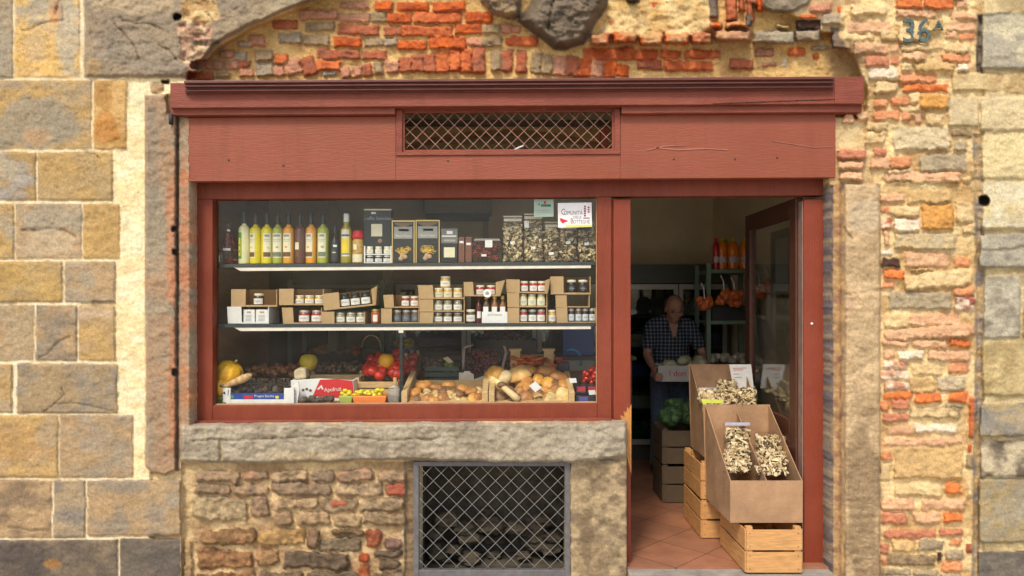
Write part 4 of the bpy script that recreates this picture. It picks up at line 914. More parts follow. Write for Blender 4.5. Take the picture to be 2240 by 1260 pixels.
carton(1110, 1136, 1197, 641, 672, 'middle kraft carton of the right stack with cream jars'); row(None, [1144, 1164, 1184], 19, 643, 671, G_CRM, SILVER, pm('pale_green_label', (.74, .74, .56), .6), 'pale cream jar', 'in the middle of the right hand stack')
carton(1108, 1137, 1193, 611, 640, 'leaning top kraft carton of the right stack', tilt=-1.5, right=8); row(None, [1147, 1167, 1185], 18, 615, 639.5, G_RED, WLID, PAPER, 'white lidded jar', 'in the leaning top carton')
jar(1208, 19, 678, b2(1208), .215, G_YEL, WLID, PAPER, 'amber jar with white lid alone between two carton stacks', JG)
carton(1218, 1242, 1303, 673, 707, 'kraft carton at the right end of the lower shelf'); row(None, [1250, 1266, 1281, 1296], 14.5, 675, 705.5, [G_BLK, G_AMB, G_BLK, G_BLK], SILVER, pm('blue_white_label', (.62, .68, .74), .5), 'dark jar with bluish label', 'at the right end of the shelf')
carton(1216, 1240, 1290, 646, 672.5, 'empty kraft carton under the two dark jars', back=False)
carton(1205, 1233, 1292, 605, 644, 'topmost kraft carton at the right end'); row(None, [1251, 1276], 22, 612, 642, G_BLK, WLID, pm('dark_label', (.03, .03, .035), .5), 'dark jar with white lid', 'in the topmost carton at the right')

# ---- packs on the upper shelf
def pack(name, x0, x1, yt, label, cat, m, d=.21, dep=.06, bevel=.003, group=None):
    t = thing(name, label, cat, P((x0 + x1) / 2, b1((x0 + x1) / 2), d), group)
    MB().rect(x0, x1, yt, b1((x0 + x1) / 2), d, d + dep).build('box', m, t, bevel=bevel); return t
def face(t, x0, x1, y0, y1, m, name, d=.21, th=.0015): return MB().rect(x0, x1, y0, y1, d - th, d + .001).build(name, m, t)
t = thing('jar', 'squat jar with red cloth cover and yellow fruit inside', 'jar', Vector((PX(781, .21), .245, PZ(b1(781), SH))), None)
q = S * K(.21)
MB().lathe([(12 * q, 0), (13 * q, 3 * q), (13 * q, 50 * q), (11 * q, 56 * q)], n=18).build('glass_body', pm('yellow_fruit', (.55, .33, .06), .2, var=.25, vs=60, coat=.5), t, smooth=True, local=True)
MB().lathe([(14.5 * q, 55 * q), (13.5 * q, 60 * q), (12 * q, 70 * q), (8 * q, 73 * q)], n=18).build('cloth_cover', REDM, t, smooth=True, local=True)
MB().patch(13.2 * q, -60, 50, 3 * q, 20 * q).patch(13.3 * q, -40, -4, 30 * q, 42 * q).build('label', CREAM, t, local=True)
t = pack('gift_box', 796, 856, 458, 'tall black gift box with pale script and a cream square window', 'box', BLACKG, d=.235)
face(t, 796, 856, 457, 460, CREAM, 'top_edge', .235); face(t, 812, 836, 490, 517, CREAM, 'window_label', .235); face(t, 812, 822, 464, 468, WHITE, 'price_tag', .235)
text('Truffle Selection', .028, pm('silver_script', (.35, .35, .34), .5), t, P(826, 478, .2325), ext=.0002); MB().ball(*P(831, 527, .234), .014, .004, .014).build('truffle_print', pm('dull_pink', (.32, .18, .13), .6), t)
t = thing('display_tray', 'white edged tray of small jars in front of the black gift box', 'tray', P(826, b1(826), .2))
MB().rect(796, 798.5, 538, b1(826), .20, .23).rect(854, 856.5, 538, b1(826), .20, .23).rect(798.5, 854, b1(826) - 2, b1(826), .20, .23).rect(798.5, 854, 555.5, 557.5, .204, .23).build('tray', WHITE, t)
for x, w, y0_, y1_, nm in ((808, 15, 539, 555.5, 'top left small jar in the white tray'), (827, 15, 539, 555.5, 'top middle small jar in the white tray'), (846, 15, 539, 555.5, 'top right small jar in the white tray'),
                       (808, 16, 559, 574.5, 'bottom left small jar in the white tray'), (827, 16, 559, 574.5, 'bottom middle small jar in the white tray'), (845.5, 16, 559, 574.5, 'bottom right small jar in the white tray')):
    jar(x, w, y0_, y1_, .205, G_BLK if y0_ > 550 else G_CRM, WHITE, PAPER, nm, 'small jars in the white tray', lw=70)
NEST = pm('egg_pasta', (.72, .47, .09), .6, var=.2, vs=80)
for x0_, x1_, yt, w_ in ((857, 907, 482, 'left'), (909, 962, 481, 'right')):
    xm = (x0_ + x1_) / 2
    t = pack('pasta_box', x0_ + 1, x1_ - 1, yt + 1, f'black pasta box with gold edges and pasta nests, {w_} of the pair', 'box', BLACKG, dep=.09, group='black and gold pasta boxes')
    g = MB(); yb = b1(xm); g.rect(x0_, x0_ + 2.4, yt, yb, .207, .213); g.rect(x1_ - 2.4, x1_, yt, yb, .207, .213); g.rect(x0_ + 2.4, x1_ - 2.4, yt, yt + 3, .207, .213); g.build('gold_edge', GOLD, t)
    MB().rect(x0_ + 5, x1_ - 5, yt + 14, yt + 40, .2085, .2105).build('silver_panel', pm('silver_grey', (.34, .34, .31), .4), t)
    MB().prism([(x0_ + 6 + i * (x1_ - x0_ - 12) / 8, yt + 8 + 6 * math.sin(math.pi * i / 8)) for i in range(9)] + [(x1_ - 6, yt + 5), (x0_ + 6, yt + 5)], .207, .2095).build('flap_print', pm('dull_bronze', (.22, .13, .07), .5), t)
    face(t, xm - 10, xm + 12, yt + 19, yt + 24, WHITE, 'brand_label'); text('Pasta Fresca', .017, PAPER, t, P(xm, yt + 34, .206), ext=.0002)
    nst = MB(); rr = random.Random(int(xm))
    for i in range(60):
        a = rr.uniform(0, 6.28); r0 = rr.uniform(3, 13); ccx, ccy = xm + rr.uniform(-8, 8), yt + 66 + rr.uniform(-5, 5)
        nst.tube([P(ccx + r0 * math.cos(a + u) * .8, ccy + r0 * .5 * math.sin(a + u), .206 - .004 * rr.random()) for u in (0, .5, 1, 1.5)], .0022, 5)
    nst.build('pasta_nest', NEST, t, smooth=True)
    mb = MB()
    for ex, ey in ((-5, 84), (4, 80), (-2, 78)): mb.ball(*P(xm + ex, yt + ey, .206), .015, .007, .014, 10, 7)
    mb.build('mushroom_print', pm('pinkish_tan', (.50, .33, .2), .6), t)
t = pack('coffee_pack', 965, 1001, 500, 'black pack with grey top and cream square label', 'box', BLACKG)
face(t, 965, 1001, 500, 532, pm('mid_grey', (.18, .18, .165), .5), 'grey_top'); face(t, 971, 995, 541, 563, CREAM, 'label', .21, .002); face(t, 977, 990, 505, 512, WHITE, 'brand_mark', .21, .003); face(t, 967, 998, 515, 518, PAPER, 'stripe', .21, .003); face(t, 970, 996, 524, 528, pm('pale_grey', (.4, .4, .38), .5), 'stripe', .21, .003)
for x0_, x1_, w_, ty in ((1003, 1016, 'left', 527), (1018, 1032, 'right', 531)):
    t = pack('spice_pack', x0_, x1_, 518, f'narrow red brown pack with white price tag, {w_} of the two', 'packet', pm('red_brown_pack', (.20, .075, .045), .5, var=.15), group='red brown packs'); face(t, x0_ + 2, x1_ - 2, ty, ty + 5, WHITE, 'price_tag')
t = thing('tomato_tub', 'clear plastic tub of dark red dried tomatoes', 'tub', P(1065, b1(1065), .21))
tm = MB(); rr = random.Random(3)
for i in range(150): 
    px, py, dd = rr.uniform(1037, 1092), rr.uniform(532, 567), rr.uniform(.22, .31); tm.ball(*P(px, py, dd), .013, .010, .008, 7, 5, jit=.5, seed=i)
tm.build('dried_tomatoes', pm('dried_tomato', (.25, .02, .015), .45, var=.3, vs=40), t)
MB().prism([(1034, 573), (1031, 560), (1033, 530), (1038, 525), (1092, 525), (1097, 530), (1099, 560), (1096, 573)], .212, .33).build('tub', CLEAR, t, bevel=.006)
MB().prism([(1036, 527), (1038, 522), (1092, 522), (1096, 527)], .208, .33).build('lid', glass_mat('frosted_lid', (.9, .9, .9), .12, .2, (.7, .6, .55), .35), t, bevel=.003)
MB().rect(1061, 1077, 525, 541, .2075, .2095).rect(1053, 1064, 556, 561, .2095, .2115).build('label', WHITE, t)

SL1, SL2, SL3 = pm('dried_mushroom_pale', (.78, .65, .40), .75, var=.15), pm('dried_mushroom_tan', (.56, .41, .21), .75, var=.2), pm('dried_mushroom_brown', (.12, .075, .035), .75, var=.2)
def slices(n, fn, seed, sz=.022, thick=.003, dark=.3):
    rr = random.Random(seed); mb = MB()
    for i in range(n):
        p = Vector(fn(rr)); e = Euler((rr.uniform(0, 6.3), rr.uniform(0, 6.3), rr.uniform(0, 6.3))).to_matrix()
        w, l = sz * rr.uniform(.35, .7), sz * rr.uniform(.8, 1.7); m = rr.choices([0, 1, 2], [1 - dark - .25, .25, dark])[0]
        cur = rr.uniform(-.5, .5) * sz; vs = []
        for k in range(4):
            u = k / 3 - .5; wd = w * (1, 1.15, .8, .45)[k] * .5
            for sx in (-1, 1):
                for sz_ in (-1, 1): vs.append(p + e @ Vector((sx * wd, u * l, cur * (1 - 4 * u * u) + sz_ * thick / 2)))
        fs = []
        for k in range(3):
            b = 4 * k; fs += [(b, b+4, b+5, b+1), (b+2, b+3, b+7, b+6), (b, b+2, b+6, b+4), (b+1, b+5, b+7, b+3)]
        fs += [(0, 1, 3, 2), (12, 14, 15, 13)]; mb.add(vs, fs, m)
    return mb
for i, (x0_, x1_, yt, lb, dk2, ty) in enumerate([(1100, 1143, 472, 'clear bag of dried mushroom slices, leftmost and pale', .25, 528), (1145, 1188, 467, 'tallest clear bag of dried mushrooms, with white tag at upper left', .3, 540),
        (1190, 1222, 485, 'narrow clear bag of dried mushrooms below the green sign', .35, 552), (1224, 1262, 489, 'clear bag of small dark dried mushrooms under the white sign', .5, 528), (1264, 1303, 480, 'clear bag of dried mushrooms at the right end against the frame', .4, 531)]):
    xm = (x0_ + x1_) / 2; yb = b1(xm); t = thing('mushroom_bag', lb, 'bag', P(xm, yb, .21), 'bags of dried mushrooms on the upper shelf')
    slices(330, lambda r_: P(r_.uniform(x0_ + 3, x1_ - 3), r_.uniform(yt + 16, yb - 3), r_.uniform(.215, .275)), i + 40, .024, .0035, dk2).build('mushroom_slices', [SL1, SL2, SL3], t)
    MB().prism([(x0_ + 1, yb - .5), (x1_ - 1, yb - .5), (x1_, yb - 20), (x1_ - 2, yt + 6), (x0_ + 2, yt + 6), (x0_, yb - 20)], .208, .285).build('bag', CLEAR, t, bevel=.004)
    MB().rect(x0_ + 1, x1_ - 1, yt, yt + 3.5, .22, .226).rect(x0_ + 2, x1_ - 2, yt + 6, yt + 12, .2065, .21).build('header', pm('header_card', (.66, .58, .46), .5), t)
    MB().prism([(xm - 5, ty), (xm + 5, ty - 1), (xm + 5, ty + 5), (xm - 5, ty + 6)], .205, .2075).build('price_tag', WHITE, t)
    if i == 1: face(t, x0_ + 2, x0_ + 12, 483, 498, WHITE, 'hang_tag', .2065)
# red chillies in a tied bag + small jar at the far left
t = thing('chilli_bag', 'tied clear bag of dried red chillies at the left end of the upper shelf', 'bag', P(500, b1(500), .22))
rr = random.Random(8); mb = MB()
for i in range(60):
    v = rr.random(); a = rr.uniform(-1, 1); px, py = 500 + a * (6 + 11 * v), 515 + 60 * v; p0 = P(px, py, rr.uniform(.22, .28)); dv = Vector((rr.uniform(-1, 1), rr.uniform(-.3, .3), rr.uniform(-1, .6))).normalized() * .03
    mb.tube([p0, p0 + dv * .5 + Vector((.004, 0, .003)), p0 + dv], .006, 6, r1=.001)
mb.build('chillies', pm('chilli_red', (.30, .015, .01), .3, var=.3), t, smooth=True)
MB().lathe([(.035, 0), (.045, .02), (.042, .10), (.022, .17), (.008, .20), (.014, .215), (.02, .25)], n=14).build('bag', CLEAR, t, smooth=True, local=True)
MB().lathe([(.010, .195), (.010, .206)], n=10).build('tie', WHITE, t, local=True); face(t, 488, 504, 543, 548, WHITE, 'price_tag', .215)
jar(480, 15, 546, b1(480), .26, G_GRN, BLACK, PAPER, 'small dark green jar in the left corner behind the chilli bag', 'jars on the upper shelf', printed=False, lw=10)

# ---- notices stuck on the inside of the pane
def sheet(name, pts, m, label, d=.1275):
    t = thing(name, label, 'sign', P(pts[0][0], pts[0][1], d)); MB().prism(pts, d, d + .0012).build('sheet', m, t); return t
t = sheet('window_notice', [(1168, 475), (1211, 474), (1211, 436), (1168, 436)], pm('pale_green_paper', (.34, .44, .36), .5, var=.03), 'pale green notice stuck to the top of the window pane')
MB().rect(1183, 1205, 447, 452, .1262, .1275).build('green_band', pm('logo_green', (.03, .16, .06), .5), t); MB().ball(*P(1192, 443, .1262), .007, .0012, .009).build('red_mark', REDM, t)
MB().prism([(1176, 447), (1181, 444), (1180, 450)], .1262, .1275).build('green_mark', pm('logo_green', (.03, .16, .06), .5), t)
for k, yy in enumerate((460, 464)): MB().rect(1175, 1204, yy, yy + .8, .1266, .1275).build('print_line', pm('pale_print', (.26, .32, .28), .5), t)
t = sheet('shop_sign', [(1221, 498), (1295, 496.5), (1294, 443), (1220, 444)], pm('bright_paper', (.86, .85, .86), .4, var=.02), 'white sign reading COMUNITÀ DELLE BOTTEGHE stuck on the pane')
DG_ = pm('sign_grey', (.16, .15, .17), .6)
text('C', .050, DG_, t, P(1232, 464, .1268), ext=.0003, align='CENTER', sx=.7); text('OMUNITÀ', .033, DG_, t, P(1254, 466, .1268), ext=.0003, sx=.72)
text('DELLE', .022, DG_, t, P(1263, 475.5, .1268), ext=.0003, sx=.8); text('B', .045, DG_, t, P(1251, 484, .1268), ext=.0003, sx=.7); text('OTTEGHE', .031, DG_, t, P(1272, 485.5, .1268), ext=.0003, sx=.70)
MB().rect(1238, 1294, 491.5, 496, .1262, .1275).build('yellow_stripe', pm('sign_yellow', (.8, .72, .12), .5), t)
MB().prism([(1224, 477), (1229, 478), (1240, 482), (1243, 484), (1236, 486), (1231, 489), (1226, 484)], .1262, .1275).build('red_leaf', pm('sign_red', (.66, .03, .03), .5), t)
mb = MB()
for k in range(5): mb.rect(1277.5, 1281.5, 450 + k * 5, 453.5 + k * 5, .1262, .1275)
for k in range(3): mb.rect(1285.5, 1289.5, 452 + k * 5, 455 + k * 5, .1262, .1275)
mb.rect(1276, 1290, 476, 478, .1262, .1275); mb.build('tower_mark', pm('sign_dark_red', (.28, .03, .04), .5), t)
# ================================================================ PRODUCE ON THE DECK
def onz(py, d): return PZ(py, d)
# pumpkins and squashes
def gourd(name, px, py, d, rx, rz, m, label, ribs=8, amp=.1, stalk=True, rot=(0, 0, 0), neck=0):
    t = thing(name, label, 'squash', Vector((PX(px, d), d, PZ(py, d))), None, [R(a) for a in rot])
    vs = []; fs = []; n = 32; kk = 14
    for i in range(kk + 1):
        th = math.pi * i / kk
        for j in range(n):
            a = 2 * math.pi * j / n; f = 1 - amp * (abs(math.sin(ribs * a / 2)) < .35) - amp * .5 * (1 - abs(math.sin(ribs * a / 2)))
            rr_ = rx * max(.02, math.sin(th)) * f; z = -math.cos(th) * rz * (1 - .12 * math.cos(2 * th))
            if neck and z > 0: rr_ *= 1 - neck * z / rz
            vs.append((rr_ * math.cos(a), rr_ * math.sin(a), z))
    for i in range(kk):
        for j in range(n): q = (j+1) % n; fs.append((i*n+j, i*n+q, (i+1)*n+q, (i+1)*n+j))
    MB().add(vs, fs).build('flesh', m, t, smooth=True, local=True)
    if stalk: MB().tube([(0, 0, rz * .85), (.003, 0, rz * 1.05), (.01, 0, rz * 1.22)], .008, 6).build('stalk', pm('stalk', (.22, .2, .07), .8), t, smooth=True, local=True)
    return t
PK1 = pm('pumpkin_yellow', (.95, .46, .01), .45, var=.18, vs=14); PK2 = pm('squash_olive_yellow', (.72, .52, .03), .5, var=.15); PK3 = pm('pumpkin_orange', (.85, .40, .02), .45, var=.1)
gourd('pumpkin', 500, 818, .27, .086, .086, PK1, 'ribbed bright yellow pumpkin in the lower left corner, upper of two', 9, .12, rot=(10, 30, 0))
gourd('pumpkin', 484, 850, .225, .060, .070, PK1, 'ribbed bright yellow pumpkin lower left, leaning on the frame', 9, .16, rot=(70, 0, 20))
gourd('squash', 675, 793, .55, .058, .062, PK2, 'mustard yellow pear shaped squash standing behind the white and red carton', 10, .03, rot=(180, 0, 0), neck=.35)
gourd('squash', 845, 790, .50, .050, .056, PK3, 'orange yellow squash on the red tomatoes', 10, .03, stalk=False)
t = thing('butternut_squash', 'long pale butternut squash lying across the left corner', 'squash', P(512, 838, .25))
bt = MB(); ax = [P(472, 858, .18), P(486, 848, .185), P(503, 840, .19), P(518, 834, .195), P(533, 828, .20), P(546, 822, .205), P(551, 819, .206)]; rs = [.012, .014, .017, .022, .026, .018, .006]
for i in range(6):
    bt.tube([ax[i], ax[i+1]], rs[i], 12, r1=rs[i+1])
bt.build('flesh', pm('butternut', (.66, .42, .2), .5, var=.12), t, smooth=True)
t = thing('leafy_greens', 'tuft of green leaves at the bottom left of the window', 'vegetable', P(480, 884, .17)); rr = random.Random(2); mb = MB()
for i in range(26):
    p = P(rr.uniform(471, 490), rr.uniform(868, 883), rr.uniform(.16, .24)); mb.ball(p.x, p.y, p.z, .016, .003, .008, 7, 5, jit=.5, seed=i)
mb.build('leaves', pm('leaf_green', (.16, .24, .04), .6, var=.3, vs=60), t)
# white and blue carton
t = thing('produce_carton', 'white carton with blue printed front full of dark dried mushrooms', 'carton', P(565, 886, .165))
MB().rect(487, 504, 849, 885, .165, .18).rect(621, 643, 849, 885, .165, .18).rect(504, 621, 874, 885, .165, .18).rect(487, 491, 846, 885, .18, .52).rect(639, 643, 846, 885, .18, .52).rect(491, 639, 840, 885, .50, .51).build('carton', WHITE, t, bevel=.002)
MB().rect(504, 621, 860, 874, .170, .176).build('blue_panel', pm('carton_blue', (.012, .055, .30), .5, var=.03), t)
MB().rect(533, 553, 865.5, 872, .1685, .171).build('red_mark', REDM, t); text('Prugne Secche', .020, WHITE, t, P(578, 866.5, .1685), ext=.0003); MB().ball(*P(606, 869, .170), .012, .002, .009).build('lemon_mark', LFR, t); MB().ball(*P(508, 868, .170), .010, .002, .010).build('green_mark', GRNL, t)
slices(420, lambda r_: (lambda x, d: Vector((PX(x, .2), d, PZ(862, .2) + .016 * math.sin(math.pi * (x - 495) / 140) + (d - .2) * .12 + r_.uniform(-.02, .01))))(r_.uniform(497, 634), r_.uniform(.19, .46)), 4, .05, .004, .86).build('dried_mushrooms', [SL2, SL3, pm('black_trumpet', (.05, .035, .03), .6, var=.3)], t)
sm = thing('mushroom_slice', 'single pale slice lying in front of the white blue carton', 'mushroom', P(618, 886, .155)); MB().ball(*P(618, 884, .158), .018, .006, .009, 10, 6).build('slice', pm('cream_slice', (.8, .6, .25), .6), sm)
# chestnuts / onions behind
def heap(name, label, group, n, fn, r, m, seed, cat, flat=.85, jit=.1):
    me = MB().ball(0, 0, 0, r, r, r * flat, 9, 7, jit=jit, seed=seed).mesh('skin', m, smooth=True); rr = random.Random(seed)
    for i in range(n):
        o = bpy.data.objects.new(name, me); link(o); o.location = fn(rr); o.rotation_euler = (rr.uniform(-1, 1), rr.uniform(-1, 1), rr.uniform(0, 6)); k = rr.uniform(.8, 1.15); o.scale = (k, k, k)
        tag(o, label, cat, group)
def crate(name, x0, x1, d0, d1, z0, h, label, m=WOOD, cat='crate', posts=True, T=.008, slats=2, group=None, back=True, tilt=0):
    t = thing(name, label, cat, (x0, d0, z0), group, (R(tilt), 0, 0) if tilt else None)
    w, dp = x1 - x0, d1 - d0; mb = MB().box(0, w, 0, dp, 0, T)
    sh = (h - T) / slats
    for k in range(slats):
        za_, zb_ = T + k * sh, T + (k + 1) * sh - .008
        mb.box(0, w, -T, -.0005, za_, zb_); mb.box(0, w, dp + .0005, dp + T, za_, zb_); mb.box(-T, -.0005, 0, dp, za_, zb_); mb.box(w + .0005, w + T, 0, dp, za_, zb_)
    mb.build('slats', m, t, local=True, bevel=.0015)
    if posts:
        for sx in (.002, w - .022):
            for sy in (.002, dp - .022): MB().box(sx, sx + .02, sy, sy + .02, T, h + .015).build('corner_post', m, t, local=True)
    return t
dz = deckz(.75)
crate('crate', PX(540, .62), PX(655, .62), .62, .95, deckz(.65), .07, 'wooden crate of chestnuts at the back left', slats=1)
heap('chestnut', 'shiny brown chestnut in the back left crate', 'chestnuts in the back left crate', 90, lambda r_: Vector((r_.uniform(PX(546, .7), PX(650, .7)), r_.uniform(.64, .93), deckz(.75) + r_.uniform(.07, .12))), .020, pm('chestnut', (.62, .25, .09), .35, var=.25), 3, 'chestnut')
crate('crate', PX(682, .62), PX(795, .62), .60, .98, deckz(.6), .10, 'wooden crate of small dark nuts in the middle back', slats=2)
heap('walnut', 'small dark walnut in the middle back crate', 'nuts in the middle back crate', 90, lambda r_: Vector((r_.uniform(PX(686, .7), PX(790, .7)), r_.uniform(.62, .96), deckz(.75) + r_.uniform(.09, .13))), .017, pm('dark_nut', (.24, .15, .09), .6, var=.35), 5, 'nut')
# paper bag, white red carton, potatoes
t = thing('paper_bag', 'crumpled beige paper bag beside the white red carton', 'bag', P(655, 828, .3))
MB().prism([(643, 831), (641, 812), (652, 805), (668, 806), (670, 829)], .28, .36).build('bag', pm('beige_paper', (.62, .5, .32), .8, var=.15, bump=.6, bs=30), t, bevel=.012)
t = thing('fruit_carton', 'white and red fruit carton with white lettering in the middle of the window', 'carton', P(712, 872, .24))
MB().prism([(650, 879), (636, 832), (700, 828), (772, 832), (776, 879)], .26, .275).rect(636, 642, 832, 880, .275, .5).rect(768, 774, 832, 880, .275, .5).build('carton', WHITE, t, bevel=.002)
MB().prism([(684, 866), (700, 830.5), (735, 829.5), (771, 833), (774, 872)], .256, .2605).build('red_panel', REDM, t); text('Apofruit', .034, WHITE, t, P(728, 852, .2545), ext=.0004, rot=(90, -4, 0), sx=.9)
MB().prism([(693, 852), (703, 842), (708, 852), (704, 852), (702, 847), (698, 852)], .253, .2565).build('logo_stroke', WHITE, t)
mb = MB()
for ex in (663, 671, 679): mb.ball(*P(ex, 850 + (ex % 5), .258), .009, .002, .008)
mb.build('nut_print', pm('nut_print', (.15, .09, .07), .6), t)
heap('truffle', 'dark brown truffle lying in front of the fruit carton', 'truffles in front of the fruit carton', 9, lambda r_: P(r_.uniform(662, 735), r_.uniform(872, 879), r_.uniform(.17, .22)), .024, pm('truffle', (.12, .09, .07), .9, var=.3, bump=.6, bs=60), 11, 'truffle', .8, .25)
MB().prism([(639, 884), (633, 850), (652, 834), (655, 850), (650, 884)], .19, .2).build('carton_side', WHITE, tag(thing('folded_card', 'folded white card with faint red writing beside the blue carton', 'card', P(645, 884, .19)), 'folded white card with faint red writing beside the blue carton', 'card'))
cdp = [o for o in scene.collection.objects if o.name == 'folded_card'][0]
for k, (a_, b_, yy) in enumerate(((640, 646, 858), (641, 648, 864), (641, 645, 870))): MB().prism([(a_, yy), (b_, yy - 4), (b_, yy - 2.5), (a_, yy + 1.5)], .1885, .1905).build('scribble', pm('faint_red', (.6, .2, .18), .6), cdp)
# tomatoes in a wooden crate with a basket
crate('crate', PX(778, .38), PX(868, .38), .38, .85, deckz(.38), .10, 'wooden crate of big red tomatoes in the middle of the window', slats=2, tilt=4)
heap('tomato', 'large glossy red tomato in the middle crate', 'tomatoes in the middle crate', 34, lambda r_: (lambda d: Vector((r_.uniform(PX(790, .45), PX(868, .45)), d, deckz(d) + .11 + (d - .4) * .12 + r_.uniform(0, .04))))(r_.uniform(.42, .80)), .042, pm('tomato_red', (.70, .035, .015), .25, coat=.4), 6, 'tomato', .82, .03)
crate('crate', PX(884, .7), PX(906, .7), .7, 1.0, deckz(.7) + .05, .15, 'narrow wooden crate corner holding red peppers behind the post', slats=2)
heap('pepper', 'red pepper in the narrow crate behind the post', 'red peppers behind the post', 8, lambda r_: Vector((r_.uniform(PX(882, .6), PX(902, .6)), r_.uniform(.6, .9), deckz(.7) + r_.uniform(.06, .22))), .035, pm('pepper_red', (.45, .03, .02), .3, coat=.3), 9, 'pepper', 1.2)
t = thing('wicker_basket', 'small dark wicker basket with an arched handle behind the tomatoes', 'basket', Vector((PX(812, .8), .8, deckz(.8) + .15)))
MB().lathe([(.05, 0), (.065, .08), (.07, .085), (.06, .08)], n=18).build('basket', pm('dark_wicker', (.06, .045, .03), .8, bump=.8, bs=120), t, local=True)
MB().tube([(.065 * math.cos(a), 0, .08 + .09 * math.sin(a)) for a in [math.pi * i / 10 for i in range(11)]], .006, 6).build('handle', pm('pale_cane', (.45, .3, .16), .7), t, smooth=True, local=True)
# yellow orange punnets
for i, (x0_, x1_, m, lb) in enumerate(((740, 772, pm('pale_green_punnet', (.35, .42, .08), .4), 'green edged punnet of yellow blossoms'), (770, 846, pm('orange_punnet', (.85, .22, .03), .4), 'wide orange punnet heaped with yellow blossoms'))):
    t = thing('punnet', lb, 'punnet', P((x0_ + x1_) / 2, 885, .17))
    MB().prism([(x0_ + 4, 884), (x1_ - 4, 884), (x1_, 866), (x0_, 866)], .165, .30).build('tray', m, t, bevel=.006)
    rr = random.Random(i); fl = MB()
    for q_ in range(26 if i else 12):
        p = P(rr.uniform(x0_ + 3, x1_ - 3), rr.uniform(853, 867), rr.uniform(.175, .28)); fl.ball(p.x, p.y, p.z, .018, .016, .011, 8, 6, jit=.35, seed=q_)
    fl.build('blossoms', pm('blossom_yellow', (.92, .72, .03), .55, var=.2, vs=50), t, smooth=True)
for ex in (752, 790, 818): pass
t = thing('clear_bag', 'clear plastic bag of brown seeds beside the dark post', 'bag', P(860, 884, .18))
MB().prism([(848, 884), (846, 862), (850, 846), (862, 842), (873, 848), (873, 884)], .175, .24).build('bag', glass_mat('crumpled_plastic', (.9, .9, .92), .12, .15, (.75, .75, .78), .16), t, bevel=.01)
MB().rect(850, 871, 868, 883, .18, .235).build('seeds', pm('brown_seeds', (.22, .16, .09), .8, var=.3, vs=120), t, bevel=.005)
# ---- porcini
CAPS = [pm('porcino_orange_brown', (.66, .30, .08), .42, var=.2, vs=1.5), pm('porcino_brown', (.48, .21, .07), .45, var=.2, vs=1.5), pm('porcino_cream', (.88, .66, .30), .5, var=.2, vs=1.5), pm('porcino_dark', (.24, .12, .05), .5, var=.2, vs=1.5), pm('porcino_orange', (.84, .42, .08), .4, var=.2, vs=1.5), pm('porcino_gold', (.86, .55, .20), .45, var=.2, vs=1.5, col2=(.62, .30, .09))]
STEM = pm('porcino_stem', (.76, .58, .31), .7, var=.2, vs=1.5); PORES = pm('porcino_pores', (.68, .60, .30), .8, var=.1)
capm = [MB().lathe([(.30, -.02), (.75, -.10), (.98, -.02), (1.0, .10), (.93, .30), (.74, .50), (.45, .62), (.15, .66)], n=24).mesh('cap', m, smooth=True) for m in CAPS]
for q_, me_ in enumerate(capm):
    for v_ in me_.vertices:
        a_ = math.atan2(v_.co.y, v_.co.x); f_ = 1 + .07 * math.sin(2 * a_ + q_) + .05 * math.sin(3 * a_ + 2 * q_) + .03 * math.sin(7 * a_); v_.co.x *= f_; v_.co.y *= f_; v_.co.z += .06 * math.sin(3 * a_ + q_) * math.hypot(v_.co.x, v_.co.y)
stemm = MB().lathe([(.20, -1.5), (.50, -1.42), (.58, -1.1), (.50, -.6), (.38, -.2), (.34, 0)], n=14).mesh('stem', STEM, smooth=True)
porem = MB().lathe([(.2, -.12), (.80, -.105), (.9, -.04)], n=18).mesh('gills', PORES, smooth=True)
GA, GB = 'porcini mushrooms in the left crate', 'porcini mushrooms in the right crate'
LA, LB = 'brown capped porcini mushroom heaped in the left crate', 'brown capped porcini mushroom heaped in the right crate'
def porcino(px, py, rp, ci, rot, label, group, d=None, stem=True, sq=(1, 1, 1)):
    if ci == 2 and group == GA or (ci == 2 and label == LB): rot = (-38 - rot[0] * .35, rot[1], rot[2]); ci = (0, 1)[int(px) % 2]; d = .225 + max(0, (882 - py)) * .0042
    d = d if d is not None else .19 + max(0, (882 - py)) * .0042; r = rp * 1.15 * S * K(d)
    t = thing('porcini_mushroom', label, 'mushroom', Vector((PX(px, d), d + r * .5, PZ(py, d))), group, [R(a) for a in rot]); t.scale = (r * sq[0], r * sq[1], r * sq[2])
    place('cap', capm[ci], t); place('gills', porem, t)
    if stem: place('stem', stemm, t)
    return t
GA, GB = 'porcini mushrooms in the left crate', 'porcini mushrooms in the right crate'
LA, LB = 'brown capped porcini mushroom heaped in the left crate', 'brown capped porcini mushroom heaped in the right crate'
rr = random.Random(21)
